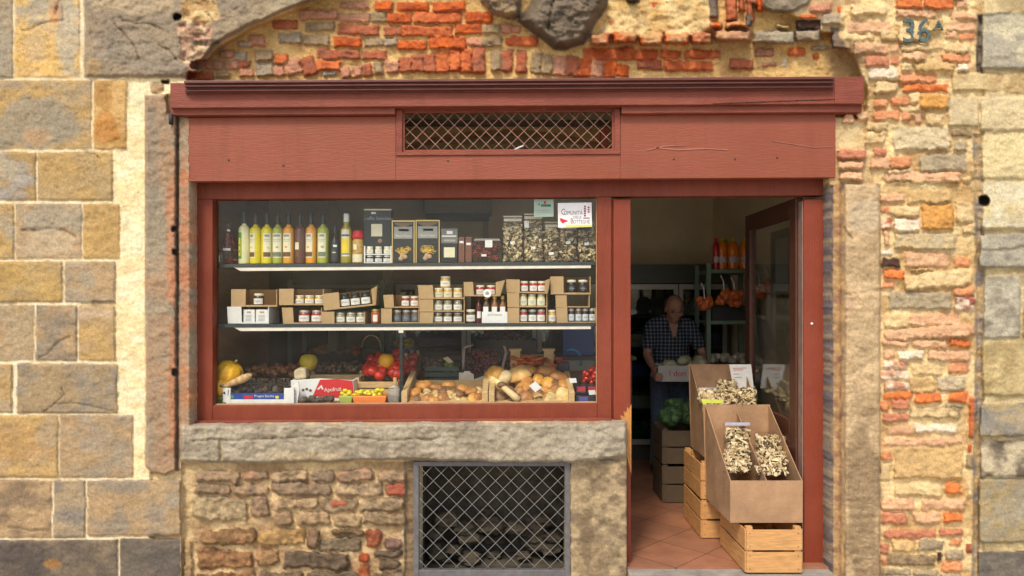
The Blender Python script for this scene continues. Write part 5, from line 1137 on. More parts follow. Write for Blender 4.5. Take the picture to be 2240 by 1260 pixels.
for px, py, rp, ci, rot in [(905, 862, 14, 0, (20, -20, 0)), (925, 846, 16, 0, (12, -8, 0)), (933, 862, 13, 2, (60, 20, 0)), (952, 850, 12, 1, (5, 10, 0)), (954, 864, 10, 2, (70, -30, 0)), (980, 846, 14, 0, (-4, 5, 0)),
        (970, 874, 14, 1, (30, 40, 0)), (984, 868, 12, 2, (100, 10, 0)), (998, 872, 13, 2, (50, -40, 0)), (1012, 853, 13, 0, (10, 15, 0)), (1030, 858, 12, 1, (20, -5, 0)), (1034, 874, 12, 4, (40, 30, 0)), (1046, 872, 11, 1, (35, 60, 0)),
        (930, 877, 13, 1, (60, -40, 0)), (948, 880, 12, 0, (50, 20, 0)), (912, 878, 10, 3, (70, 40, 0)), (1014, 880, 10, 2, (80, 0, 0)), (900, 878, 11, 1, (30, 0, 0)), (1046, 858, 10, 2, (110, 20, 0)), (968, 858, 9, 3, (30, 0, 0)), (1004, 862, 10, 3, (40, 20, 0)), (918, 868, 9, 2, (60, 0, 0))]:
    porcino(px, py, rp, ci, rot, LA, GA)
for px, py, rp, ci, rot, lb in [
        (1137, 824, 27, 5, (14, -14, 0), 'biggest cream orange porcini cap at the top of the right crate'), (1082, 820, 20, 4, (25, -30, 0), 'round orange porcini cap at the upper left of the right crate'),
        (1092, 844, 22, 2, (150, 40, 0), 'porcini turned to show its pale underside, left of the right crate'), (1196, 816, 20, 1, (8, 8, 0), None), (1222, 828, 19, 1, (14, 18, 0), None), (1112, 862, 15, 3, (70, -50, 0), None),
        (1146, 850, 16, 0, (30, -20, 0), None), (1200, 842, 15, 4, (50, 10, 0), None), (1174, 862, 15, 3, (40, 0, 0), None), (1178, 875, 15, 2, (45, -20, 0), None), (1202, 872, 18, 2, (55, 30, 0), None),
        (1232, 868, 17, 2, (75, 70, 0), 'cream porcini lying on its side at the right end of its crate'), (1152, 872, 14, 1, (60, 30, 0), None), (1128, 876, 13, 3, (90, 40, 0), None), (1092, 872, 14, 3, (60, 0, 0), None), (1236, 846, 15, 0, (20, 30, 0), None),
        (1152, 836, 13, 0, (20, 0, 0), None), (1178, 832, 13, 4, (40, 40, 0), None), (1106, 828, 13, 0, (10, 0, 0), None), (1190, 858, 12, 0, (70, 10, 0), None), (1160, 812, 14, 0, (15, 25, 0), None), (1216, 856, 13, 1, (50, 20, 0), None), (1134, 858, 12, 1, (40, -30, 0), None), (1212, 842, 12, 3, (30, 0, 0), None)]:
    porcino(px, py, rp, ci, rot, lb or LB, GB)
t = thing('porcini_mushroom', 'long pale stemmed porcini lying across the front of the right crate', 'mushroom', P(1100, 848, .19), GB)
MB().tube([P(1100, 846, .20), P(1112, 856, .185), P(1124, 866, .178), P(1134, 876, .176)], .016, 12, r1=.024).build('stem', STEM, t, smooth=True); MB().ball(*P(1098, 842, .205), .03, .025, .02).build('cap', CAPS[3], t, smooth=True)
for x0_, x1_, lb, ht in ((878, 1067, 'left pale wooden crate of porcini mushrooms', 858), (1069, 1257, 'right pale wooden crate heaped with large porcini', 858)):
    t = thing('mushroom_crate', lb, 'crate', P((x0_ + x1_) / 2, 886, .165), 'pale wooden porcini crates'); q = S * K(.165); xa_, xb_ = PX(x0_, .165), PX(x1_, .165); z0 = deckz(.165) + .002; e = .034
    h1 = .074
    for a_, b_ in ((xa_, xa_ + e), (xb_ - e, xb_)):
        MB().hexa([(a_, .165, z0), (b_, .165, z0), (b_, .58, z0 + .045), (a_, .58, z0 + .045), (a_, .165, z0 + h1), (b_, .165, z0 + h1), (b_, .58, z0 + h1 + .085), (a_, .58, z0 + h1 + .085)]).build('end_board', WOOD, t, bevel=.002)
    MB().hexa([(xa_ + e, .165, z0), (xb_ - e, .165, z0), (xb_ - e, .58, z0 + .045), (xa_ + e, .58, z0 + .045), (xa_ + e, .165, z0 + .008), (xb_ - e, .165, z0 + .008), (xb_ - e, .58, z0 + .052), (xa_ + e, .58, z0 + .052)]).box(xa_ + e, xb_ - e, .57, .58, z0 + .05, z0 + .10).build('bottom_board', WOOD, t)
t = thing('price_card', 'small white price card stuck among the right porcini', 'price tag', P(1171, 857, .17)); MB().prism([(1171, 858), (1157, 844), (1171, 834), (1185, 848)], .172, .174).build('card', WHITE, t)
t = thing('printed_carton', 'white carton with red lettering standing between the porcini crates', 'carton', P(1030, 848, .56))
MB().prism([(1004, 856), (1004, 815), (1014, 815), (1016, 812), (1028, 812), (1030, 816), (1036, 818), (1037, 830), (1062, 820), (1062, 856)], .595, .61).build('carton', pm('off_white_card', (.7, .62, .52), .7), t); text("I don", .040, REDM, t, P(1033, 840, .5935), ext=.0004)
# grapes, carrots, berries
def bunch(t, name, n, fn, r, m, seed):
    rr = random.Random(seed); mb = MB()
    for i in range(n): p = fn(rr); mb.ball(p[0], p[1], p[2], r, n=8, k=6)
    return mb.build(name, m, t, smooth=True)
t = thing('grape_box', 'box heaped with dark red grapes behind the porcini', 'box', P(1060, 812, .75))
bunch(t, 'grapes', 190, lambda r_: P(1060 + r_.gauss(0, 20), r_.uniform(768, 812), r_.uniform(.72, .9)), .013, pm('dark_grape', (.16, .022, .035), .3, coat=.3), 5)
MB().prism([(1011, 808), (1011, 765), (1016, 758), (1034, 754), (1036, 756), (1018, 762), (1015, 808)], .70, .72).prism([(1095, 812), (1104, 770), (1100, 756), (1106, 758), (1110, 772), (1100, 812)], .70, .72).build('side', pm('pinkish_card', (.35, .24, .22), .6), t)
t = thing('carrot_crate', 'crate of bunched orange carrots with pale corner posts', 'crate', P(1166, 818, .7))
mb = MB()
for x_ in (1114, 1187): mb.rect(x_, x_ + 27, 763, 768, .66, .75); mb.rect(x_ + 3, x_ + 24, 768, 812, .67, .70)
mb.build('corner_post', WOOD, t); MB().rect(1116, 1214, 775, 790, .80, .81).build('back_board', pm('pale_back', (.4, .34, .2), .8), t)
me = MB().tube([(0, 0, 0), (.05, 0, -.003), (.11, 0, 0)], .017, 8, r1=.005).mesh('root', pm('carrot_orange', (.68, .13, .012), .45, var=.15), smooth=True)
rr = random.Random(4)
for i in range(70):
    o = bpy.data.objects.new('carrot', me); link(o); o.location = P(rr.uniform(1116, 1200), rr.uniform(780, 812), rr.uniform(.66, .78)); o.rotation_euler = (0, rr.uniform(-.3, .3), rr.uniform(-1.2, 1.2)); tag(o, 'orange carrot in the carrot crate', 'carrot', 'carrots in the crate')
for i, (x0_, x1_, y0_, y1_, d_, lb) in enumerate([(1219, 1245, 790, 826, .62, 'berry punnet with pink rim behind the porcini crate'), (1260, 1283, 842, 862, .24, 'dark punnet with red label at the right end, upper left'), (1285, 1306, 842, 860, .24, 'dark punnet with red label at the right end, upper right'),
        (1260, 1303, 863, 884, .19, 'dark blue punnet with violet label at the bottom right corner')]):
    t = thing('punnet', lb, 'punnet', P((x0_ + x1_) / 2, y1_, d_), 'berry punnets')
    MB().rect(x0_, x1_, y0_ + 3, y1_, d_, d_ + .1).build('tray', pm('dark_punnet', (.03, .03, .05), .3), t, bevel=.006)
    if i in (1, 2): face(t, x0_ + 2, x1_ - 2, y0_ + 4, y1_ - 5, pm('berry_red', (.5, .03, .05), .4), 'label', d_)
    elif i == 3: face(t, x0_ + 6, x0_ + 26, y0_ + 6, y1_ - 5, pm('violet_label', (.10, .10, .36), .4), 'label', d_)
    else: MB().ball(*P(x0_ + 12, y0_ + 1, d_ + .02), .035, .03, .010, 12, 6).build('berries', pm('pink_berry', (.5, .03, .1), .4, var=.3, vs=90), t)
for x_, y_, r_ in ((1252, 833, .2), (1294, 859, .18)):
    t = thing('price_card', 'white price card on the berry punnets, ' + ('upper' if x_ < 1260 else 'lower') + ' one', 'price tag', P(x_, y_, r_)); MB().prism([(x_ - 7, y_ - 5), (x_ + 8, y_ - 6), (x_ + 10, y_ + 4), (x_ - 5, y_ + 5)], r_, r_ + .002).build('card', WHITE, t)
t = thing('tomato_box', 'small box of bright red cherry tomatoes at the right edge', 'box', P(1290, 838, .4))
MB().box(PX(1272, .4), PX(1312, .4), .38, .55, PZ(840, .4) - .06, PZ(840, .4)).build('box', pm('dark_box', (.03, .03, .03), .6), t)
heap('cherry_tomato', 'bright red cherry tomato in the box at the right edge', 'cherry tomatoes', 34, lambda r_: P(r_.uniform(1276, 1308), r_.uniform(806, 838), r_.uniform(.38, .5)), .017, pm('cherry_red', (.66, .03, .015), .25, coat=.4), 14, 'tomato', 1, .02)
crate('crate', PX(932, .66), PX(1002, .66), .66, .95, deckz(.66) + .02, .12, 'dark green plastic crate behind the left porcini', m=pm('dark_green_plastic', (.02, .05, .04), .5), posts=False, slats=3)
t = thing('price_card', 'tilted beige price card above the dark green crate', 'price tag', P(982, 790, .8)); MB().prism([(969, 784), (979, 780), (992, 792), (982, 795)], .66, .662).build('card', pm('beige_paper', (.62, .5, .32), .8), t)
heap('fig', 'dark brown fig in the green plastic crate', 'figs in the green crate', 40, lambda r_: P(r_.uniform(930, 965), r_.uniform(785, 815), r_.uniform(.68, .9)), .02, pm('fig_brown', (.14, .07, .045), .5, var=.3), 17, 'fig')
heap('pear', 'green pear in the green plastic crate', 'pears in the green crate', 9, lambda r_: P(r_.uniform(975, 998), r_.uniform(795, 815), r_.uniform(.68, .8)), .024, pm('pear_green', (.20, .24, .03), .45), 18, 'pear', 1.2)
# ================================================================ INSIDE THE SHOP
STEELD = pm('dark_steel', (.07, .075, .06), .4); ALU = pm('aluminium_frame', (.42, .41, .36), .45, metal=.3); GREENM = pm('green_metal', (.13, .19, .13), .5)
DKGLASS = glass_mat('fridge_glass', (.75, .8, .78), .06)
FR0, FR1 = 2.9, 3.55
fr = thing('wall_fridge', 'long dark steel display fridge with pale framed glass doors along the back wall', 'fridge', (.5, FR0, 0))
fb = MB(); xs_ = (-1.15, 2.10)
fb.box(xs_[0], xs_[1], FR1 - .03, FR1, .0, 1.885).box(xs_[0], xs_[0] + .03, FR0, FR1 - .03, 0, 1.885).box(xs_[1] - .03, xs_[1], FR0, FR1 - .03, 0, 1.885)
fb.box(xs_[0] + .03, xs_[1] - .03, FR0, FR1 - .03, 1.70, 1.885).box(xs_[0] + .03, xs_[1] - .03, FR0, FR1 - .03, 0, .14)
fb.build('cabinet', STEELD, fr)
for z in (.48, .80, 1.08, 1.38): MB().box(xs_[0] + .03, xs_[1] - .03, FR0 + .06, FR1 - .03, z - .015, z).build('shelf', STEELD, fr)
MB().box(xs_[0], .55, FR0 - .006, FR0 - .001, 1.74, 1.84).build('header_strip', pm('dark_red_strip', (.20, .07, .05), .5), fr)
xd = [-1.12, -.44, .24, .92, 1.60, 2.07]
for a, b in zip(xd[:-1], xd[1:]):
    dm = MB(); y0, y1 = FR0 - .04, FR0 - .004
    dm.box(a + .005, a + .045, y0, y1, .15, 1.69).box(b - .045, b - .005, y0, y1, .15, 1.69).box(a + .045, b - .045, y0, y1, 1.64, 1.69).box(a + .045, b - .045, y0, y1, .15, .20)
    o = dm.build('door', ALU, fr); MB().box(a + .045, b - .045, y0 + .015, y0 + .019, .20, 1.64).build('pane', DKGLASS, o)
def bin_crate(x0, x1, z0, z1, d0, dep, m, label, txt=None, produce=None, seed=1, cat='crate', name='produce_crate'):
    t = thing(name, label, cat, ((x0 + x1) / 2, d0, z0))
    mb = MB().box(x0, x1, d0, d0 + .01, z0, z1).box(x0, x1, d0 + dep - .01, d0 + dep, z0, z1).box(x0, x0 + .01, d0 + .01, d0 + dep - .01, z0, z1).box(x1 - .01, x1, d0 + .01, d0 + dep - .01, z0, z1).box(x0 + .01, x1 - .01, d0 + .01, d0 + dep - .01, z0, z0 + .01)
    mb.build('crate_walls', m, t, bevel=.002)
    if txt: text(txt, (z1 - z0) * .52, REDM, t, ((x0 + x1) / 2 + .01, d0 - .0015, (z0 + z1) / 2), ext=.0005)
    if produce:
        pmat, r_, n_ = produce; rr = random.Random(seed); mb = MB()
        for i in range(n_): mb.ball(rr.uniform(x0 + .03, x1 - .03), rr.uniform(d0 + .03, d0 + dep - .03), z1 - .01 + rr.uniform(-.01, .05), r_, r_, r_ * .8, 9, 6, jit=.3, seed=i)
        o = mb.build('produce', pmat, t, smooth=True)
    return t
CRW = pm('printed_white_crate', (.48, .46, .40), .6); CRB_ = pm('blue_plastic_crate', (.01, .05, .22), .45); CRG = pm('green_plastic_crate', (.02, .10, .04), .5); CRK = pm('black_plastic_crate', (.02, .022, .025), .5)
GREENV = pm('green_vegetable', (.07, .17, .03), .6, var=.35, vs=30); YELV = pm('yellow_fruit_heap', (.5, .36, .04), .5, var=.3, vs=30); ORV = pm('orange_fruit_heap', (.6, .2, .02), .5, var=.2); REDV2 = pm('red_fruit_heap', (.35, .03, .02), .5, var=.3)
for x0_, x1_, z0_, h_, m_, lb, tx, pr_ in [
    (1.02, 1.50, 1.085, .12, CRW, 'white crate with red writing on the fridge shelf left of the man', 'I don Cam', (GREENV, .04, 22)),
    (1.02, 1.50, .805, .11, CRB_, 'blue crate on the fridge shelf behind the man, middle height', None, (GREENV, .04, 20)),
    (1.02, 1.50, .485, .12, CRW, 'white crate of greens low in the fridge behind the man', None, (GREENV, .05, 20)),
    (1.02, 1.50, .145, .13, CRG, 'green crate on the fridge floor behind the man', None, (GREENV, .05, 20)),
    (1.66, 2.04, 1.385, .12, CRW, 'white crate with red writing high in the fridge right of the man', 'I don Cam', (YELV, .035, 22)),
    (1.66, 2.04, 1.085, .14, CRB_, 'dark blue crate in the fridge right of the man', None, (CRK, .035, 12)),
    (1.66, 2.04, .805, .12, CRK, 'black crate in the fridge right of the man', None, (GREENV, .04, 14)),
    (.32, .86, 1.085, .14, CRK, 'black crate of fruit in the third fridge door', None, (ORV, .04, 20)),
    (.32, .86, 1.385, .10, CRB_, 'blue crate on the upper shelf of the third fridge door', None, (GREENV, .04, 20)),
    (-.38, .18, 1.085, .14, CRG, 'green crate in the second fridge door', None, (GREENV, .05, 20)),
    (-.38, .18, 1.385, .12, CRK, 'black crate in the second fridge door, upper shelf', None, (REDV2, .035, 20)),
    (-1.06, -.50, 1.085, .14, CRB_, 'blue crate in the first fridge door', None, (YELV, .04, 20)),
    (-1.06, -.50, 1.385, .12, CRG, 'green crate in the first fridge door, upper shelf', None, (YELV, .035, 20))]:
    bin_crate(x0_, x1_, z0_, z0_ + h_, FR0 + .08, .34, m_, lb, tx, pr_, int(x0_ * 10) + 5)
# green metal racks
def rack(x0, x1, d0, d1, zt, levels, label):
    t = thing('metal_rack', label, 'rack', ((x0 + x1) / 2, d0, 0), 'green metal racks')
    for x in (x0, x1 - .035):
        for y in (d0, d1 - .035): MB().box(x, x + .035, y, y + .035, 0, zt).build('post', GREENM, t)
    for z in levels: MB().box(x0 + .036, x1 - .036, d0 + .005, d1 - .005, z - .03, z).build('shelf', GREENM, t)
rack(1.635, 2.06, 1.98, 2.40, 1.84, (.5, .95, 1.36, 1.79), 'green metal rack on the right with juice bottles on top')
rack(-1.86, -1.06, 1.90, 2.35, 1.70, (.5, .95, 1.36, 1.66), 'green metal rack seen through the left of the window')
for i in range(5):
    px_ = (1569, 1582, 1606, 1632, 1590)[i]; r = .045 if i else .03; dd = (2.03, 2.05, 2.05, 2.05, 2.18)[i]; m_ = pm('orange_juice', (.75, .20, .01), .2, coat=.5) if i not in (0,) else pm('red_juice', (.42, .015, .02), .2, coat=.5)
    t = thing('juice_bottle', ('dark red drink bottle at the left of the rack top', 'orange juice bottle next to the red one on the rack', 'orange juice bottle in the middle of the rack top', 'orange juice bottle partly hidden by the open door', 'orange juice bottle in the second row on the rack')[i], 'bottle', (PX(px_, dd), dd + .04, 1.792), 'juice bottles on the rack')
    MB().lathe([(r * .95, 0), (r, .01), (r * .92, .10), (r, .14), (r, .19), (r * .75, .225), (r * .4, .24), (r * .4, .25)], n=16).build('bottle_body', m_, t, smooth=True, local=True)
    MB().lathe([(r * .45, .245), (r * .45, .27)], n=12).build('cap', pm('lime_cap', (.4, .42, .03), .4) if i else REDM, t, local=True); MB().patch(r * 1.02, -50, 50, .06, .11).build('label', pm('lilac_label', (.5, .42, .48), .5), t, smooth=True, local=True)
for i, (px_, py_, lb) in enumerate(((1541, 664, 'orange net of onions hanging lowest, left of the rack'), (1584, 647, 'orange net of onions hanging at the middle of the rack'), (1607, 652, 'orange net of onions hanging beside the open door edge'), (1662, 636, 'net of onions seen through the glass of the open door, left'), (1680, 628, 'net of onions seen through the glass of the open door, right'))):
    dd = 1.86; p = P(px_, py_, dd); t = thing('onion_net', lb, 'net bag', p, 'nets of onions'); rr = random.Random(i); mb = MB()
    for k in range(11):
        a = k * 2.4; mb.ball(p.x + .045 * math.cos(a) * (.4 + .6 * rr.random()), p.y + .035 * math.sin(a), p.z + rr.uniform(-.05, .04), .032, n=10, k=7)
    mb.build('onions', pm('onion_orange', (.60, .14, .035), .5, var=.25, vs=30), t, smooth=True)
    MB().tube([(p.x, p.y, p.z + .04), (p.x, p.y + .02, p.z + .12), (p.x, p.y + .10, p.z + .17)], .006, 6).build('string', WHITE, t)
t = thing('egg_tray', 'pale tray of small mushrooms on the right rack', 'tray', (1.86, 2.02, .955)); rr = random.Random(3); mb = MB()
for i in range(40): mb.ball(rr.uniform(1.7, 2.0), rr.uniform(2.03, 2.3), 1.0 + rr.uniform(0, .05), .028, n=8, k=6)
mb.build('mushrooms', pm('white_mushroom', (.55, .48, .36), .6), t, smooth=True); MB().box(1.68, 2.02, 2.0, 2.34, .952, 1.0).build('tray', CRK, t)
for z_, m_, lb in ((1.362, CRK, 'black crate on the upper shelf of the right rack'), (.502, CRG, 'green crate on the low shelf of the right rack')):
    bin_crate(1.69, 2.01, z_, z_ + .12, 2.01, .34, m_, lb, None, (GREENV, .04, 14))
for z_, m_, lb, pr_ in ((1.362, CRG, 'green crate on the left rack, upper shelf', (GREENV, .05, 16)), (.952, CRK, 'black crate on the left rack, middle shelf', (ORV, .04, 16)), (1.662, CRK, 'black crate on top of the left rack', None)):
    bin_crate(-1.78, -1.14, z_, z_ + .13, 1.95, .34, m_, lb, None, pr_)
bin_crate(PX(850, 1.8), PX(908, 1.8), PZ(778, 1.8), PZ(758, 1.8), 1.8, .3, CRB_, 'blue crate of bananas behind the tomatoes', None, (YELV, .04, 14)); 
tb = thing('stock_table', 'dark trestle table in the middle of the shop carrying crates', 'table', (-.1, 1.75, 0)); zt_ = PZ(778, 1.8) - .002
MB().box(-.95, 1.0, 1.72, 2.25, zt_ - .03, zt_).build('table_top', pm('dark_table', (.07, .05, .035), .6), tb)
for x in (-.9, .93):
    for y in (1.75, 2.18): MB().box(x, x + .04, y, y + .04, 0, zt_ - .031).build('leg', pm('dark_table', (.07, .05, .035), .6), tb)
bin_crate(-.30, .20, zt_ + .002, zt_ + .13, 1.80, .34, CRK, 'black crate of dark fruit on the trestle table', None, (pm('dark_plum', (.05, .02, .04), .4), .035, 24))
t = bin_crate(PX(1232, 1.8), PX(1300, 1.8) , zt_ + .002, zt_ + .24, 1.80, .34, CRB_, 'blue crate with a bright blue arc mark at the right of the window')
MB().tube([(PX(1249, 1.79) + .0 + .085 * math.cos(a), 1.795, PZ(788, 1.79) + .085 * math.sin(a)) for a in [R(115 - 12 * i) for i in range(13)]], .010, 6).build('arc_mark', pm('light_blue_mark', (.05, .35, .72), .4), t, smooth=True)
# air conditioner, pillar, cupboard, poster
t = thing('air_conditioner', 'beige air conditioner with dark underside high on the back wall', 'air conditioner', (-.56, 3.3, 2.41))
MB().box(-.91, -.21, 3.30, 3.595, 2.42, 2.74).build('casing', pm('beige_plastic', (.42, .38, .27), .5), t, bevel=.02); MB().box(-.88, -.24, 3.28, 3.56, 2.37, 2.419).build('louvre', pm('grey_louvre', (.10, .11, .11), .5), t, bevel=.006); MB().box(-.30, -.25, 3.55, 3.595, 1.9, 2.368).build('pipe_duct', pm('beige_plastic', (.42, .38, .27), .5), t)
MB().box(-1.70, -1.62, 2.60, 2.68, 0, ZC - .001).build('pillar', pm('pillar_paint', (.5, .44, .34), .7), building)
t = thing('cupboard', 'dark wooden cupboard in the far left corner of the shop', 'cupboard', (-2.0, 2.75, 0)); MB().box(-2.4, -1.74, 2.75, 3.5, 0, 1.92).build('body', pm('dark_wood', (.05, .035, .025), .5), t)
for x in (-2.39, -2.06): MB().box(x, x + .31, 2.735, 2.749, .05, 1.88).build('door', pm('dark_wood', (.05, .035, .025), .5), t, bevel=.004)
t = thing('wall_frame', 'grey framed pale notice on the right wall seen through the open door', 'picture', (2.12, 1.55, 1.8))
MB().box(2.10, 2.128, 1.34, 1.40, 1.55, 2.08).box(2.10, 2.128, 1.72, 1.78, 1.55, 2.08).box(2.10, 2.128, 1.40, 1.72, 1.55, 1.60).box(2.10, 2.128, 1.40, 1.72, 2.02, 2.08).build('frame', pm('grey_frame', (.16, .17, .14), .5), t)
MB().box(2.118, 2.126, 1.40, 1.72, 1.60, 2.02).build('sheet', pm('pale_sheet', (.5, .54, .5), .5), t)

# ---- cardboard bins and crates in the doorway
def display_bin(x0, x1, d0, d1, zb, zf, zk, label, div=None):
    t = thing('cardboard_bin', label, 'box', ((x0 + x1) / 2, d0, zb), 'cardboard display bins'); T = .005
    mb = MB().box(x0, x1, d0, d1, zb, zb + T).box(x0, x1, d0, d0 + T, zb + T, zf)
    mb.hexa([(x0, d1 - T, zb + T), (x1, d1 - T, zb + T), (x1, d1, zb + T), (x0, d1, zb + T), (x0 - .01, d1 + .03, zk), (x1 + .01, d1 + .03, zk), (x1 + .01, d1 + .035, zk), (x0 - .01, d1 + .035, zk)])
    for a, b in ((x0, x0 + T), (x1 - T, x1)) + (((div, div + T),) if div else ()):
        top = zk if div != a else zk - .05
        mb.hexa([(a, d0 + T, zb + T), (b, d0 + T, zb + T), (b, d1 - T, zb + T), (a, d1 - T, zb + T), (a, d0 + T, zf), (b, d0 + T, zf), (b, d1 + .02, top), (a, d1 + .02, top)])
    mb.build('panels', pm('brown_corrugated_card', (.42, .25, .135), .85, var=.16, vs=5, bump=.3, bs=60), t); return t
display_bin(1.262, 1.635, .56, 1.00, .495, .70, 1.072, 'rear cardboard bin of dried mushroom bags with a white sheet')
display_bin(1.235, 1.645, -.02, .50, .262, .50, .855, 'front cardboard bin with a divider, standing on the orange wooden crate', div=1.44)
def bag(px0, px1, py0, py1, d0, d1, label, seed, head=True, dk2=.25, n=200):
    t = thing('mushroom_bag', label, 'bag', P((px0 + px1) / 2, py1, d0), 'bags of dried mushrooms in the doorway bins')
    sl_ = (d1 - d0) * .6
    slices(n, lambda r_: (lambda v: P(r_.uniform(px0 + 3, px1 - 3), py0 + (py1 - py0) * (.12 + .85 * v), d1 - (d1 - d0) * v + r_.uniform(-.03, .02)))(r_.random()), seed, .03, .004, dk2).build('mushroom_slices', [SL1, SL2, SL3], t)
    a, b = P(px0, py1, d0 - .015), P(px1, py1, d0 - .015); e, f = P(px0, py0, d1 - .03), P(px1, py0, d1 - .03); o_ = Vector((0, .05, -.02))
    MB().hexa([a, b, b + o_, a + o_, e, f, f + o_, e + o_]).build('bag', CLEAR, t, bevel=.008)
    if head: 
        g_, h_ = P(px0, py0 + 7, d1 - .045), P(px1, py0 + 7, d1 - .045); MB().hexa([g_, h_, h_ + Vector((0, .004, 0)), g_ + Vector((0, .004, 0)), e + Vector((0, -.006, .0)), f + Vector((0, -.006, 0)), f, e]).build('header', pm('lilac_header', (.36, .36, .46), .5), t)
bag(1528, 1568, 848, 876, .70, .86, 'small bag with lilac header at the left of the rear bin', 61, dk2=.15)
bag(1568, 1612, 829, 884, .66, .92, 'large bag of dried mushrooms in the middle of the rear bin', 62, head=False, n=320)
bag(1612, 1654, 846, 886, .66, .86, 'bag of dried mushrooms under the white sheet in the rear bin', 63, head=False, n=240)
bag(1548, 1592, 878, 925, .58, .68, 'bag behind the yellow green edged tray', 64, head=False, n=160)
bag(1586, 1640, 924, 1034, .08, .42, 'clear bag in the left half of the front bin', 65, head=True, n=460)
bag(1654, 1720, 944, 1040, .06, .38, 'clear bag in the right half of the front bin', 66, head=False, n=460)
t = thing('price_sheet', 'white handwritten price sheet standing in the rear cardboard bin', 'sign', P(1622, 850, .9)); MB().prism([(1595, 797), (1643, 797), (1649, 850), (1604, 848)], .925, .928).build('sheet', WHITE, t)
for k, (yy, w_) in enumerate(((805, 30), (809, 22), (818, 12), (825, 16), (838, 8))):
    MB().prism([(1603 + k, yy), (1603 + k + w_, yy - .6), (1603 + k + w_, yy + .7), (1603 + k, yy + 1.3)], .9225, .925).build('writing', PRINT if k > 1 else pm('faint_red', (.6, .2, .18), .6), t)
NEON = pm('yellow_green_plastic', (.62, .68, .10), .4)
t = thing('tray_edge', 'yellow green plastic edged tray in the rear bin', 'tray', P(1555, 920, .57)); MB().prism([(1534, 873), (1583, 875), (1580, 882), (1545, 882), (1563, 935), (1553, 935)], .545, .556).build('edge', NEON, t)
def slat_crate(x0, x1, d0, d1, z0, h, label, m, slats=2):
    t = thing('wooden_crate', label, 'crate', ((x0 + x1) / 2, d0, z0), 'wooden crates in the doorway'); sh = h / slats; mb = MB().box(x0, x1, d0, d1, z0 + .004, z0 + .012)
    for k in range(slats):
        a, b = z0 + k * sh + .006, z0 + (k + 1) * sh - .006
        mb.box(x0, x1, d0 - .008, d0 - .0005, a, b).box(x0, x1, d1 + .0005, d1 + .008, a, b).box(x0 - .008, x0 - .0005, d0, d1, a, b).box(x1 + .0005, x1 + .008, d0, d1, a, b)
        for x in (x0 + .018, x1 - .018):
            for z in (a + .02, b - .02): mb.ball(x, d0 - .0085, z, .0035, .002, .0035, 6, 4, m=1)
    mb.build('slats', [m, IRON], t, bevel=.0015)
    for sx in (x0, x1 - .035):
        for sy in (d0, d1 - .03): MB().box(sx, sx + .035, sy, sy + .03, z0 + .012, z0 + h + .008).build('corner_post', m, t)
slat_crate(1.305, 1.610, -.085, .40, .0, .25, 'orange wooden crate on the threshold under the front cardboard bin', WOODO)
slat_crate(1.215, 1.62, .52, .98, .0, .24, 'lower pale crate under the rear cardboard bin', WOODO)
slat_crate(1.215, 1.62, .52, .98, .249, .235, 'upper pale crate under the rear cardboard bin', WOODO)
# greens in front of the man
slat_crate(1.14, 1.60, 1.36, 1.72, .0, .28, 'lower dark crate in front of the man', pm('dark_crate_wood', (.14, .10, .06), .7))
slat_crate(1.14, 1.60, 1.36, 1.72, .29, .26, 'upper dark crate of greens in front of the man', pm('dark_crate_wood', (.14, .10, .06), .7))
for i, (x_, y_, z_, r_) in enumerate(((1.22, 1.45, .62, .085), (1.36, 1.46, .64, .09), (1.50, 1.48, .63, .085), (1.28, 1.60, .66, .09), (1.45, 1.62, .67, .09))):
    t = thing('cabbage', f"dark green cabbage in the crate in front of the man, {('front left', 'front middle', 'front right', 'rear left', 'rear right')[i]}", 'cabbage', (x_, y_, z_), 'cabbages in front of the man'); rr = random.Random(i); mb = MB().ball(x_, y_, z_, r_ * .8, n=14, k=9)
    for k in range(14):
        a, b = rr.uniform(0, 6.28), rr.uniform(-.3, 1.3); v = Vector((math.cos(a) * math.cos(b), math.sin(a) * math.cos(b), math.sin(b))) * r_ * .75
        mb.ball(x_ + v.x, y_ + v.y, z_ + v.z, r_ * .5, r_ * .42, r_ * .45, 9, 6, jit=.35, seed=k)
    mb.build('leaves', pm('cabbage_green', (.07, .15, .05), .6, var=.4, vs=40), t, smooth=True)

# ================================================================ THE SHOPKEEPER
def limb(mb, pts, n=14):      # pts: (x, y, z, r) tapered chain with round joints
    for a, b in zip(pts[:-1], pts[1:]):
        mb.tube([a[:3], b[:3]], a[3], n, r1=b[3])
    for p in pts: mb.ball(p[0], p[1], p[2], p[3] * .995, n=n, k=10)
def remeshed(name, mb, m, parent, vox, smooth=6):
    o = mb.build(name, m, parent); r_ = o.modifiers.new('r', 'REMESH'); r_.mode = 'VOXEL'; r_.voxel_size = vox; s_ = o.modifiers.new('s', 'SMOOTH'); s_.iterations = smooth; s_.factor = .5
    bpy.context.view_layer.update(); me = bpy.data.meshes.new_from_object(o.evaluated_get(bpy.context.evaluated_depsgraph_get()))
    o.modifiers.clear(); o.data = me; me.materials.clear(); me.materials.append(m); me.polygons.foreach_set('use_smooth', [True] * len(me.polygons)); return o
SKIN = pm('skin', (.38, .19, .12), .55, var=.06, vs=12, sub=.1)
man = thing('person', 'balding man in a checked short sleeved shirt looking down at the crate he carries', 'person', (1.39, 2.27, 0))
B = MB()
def V3(x, y, z): return (x, y, z)
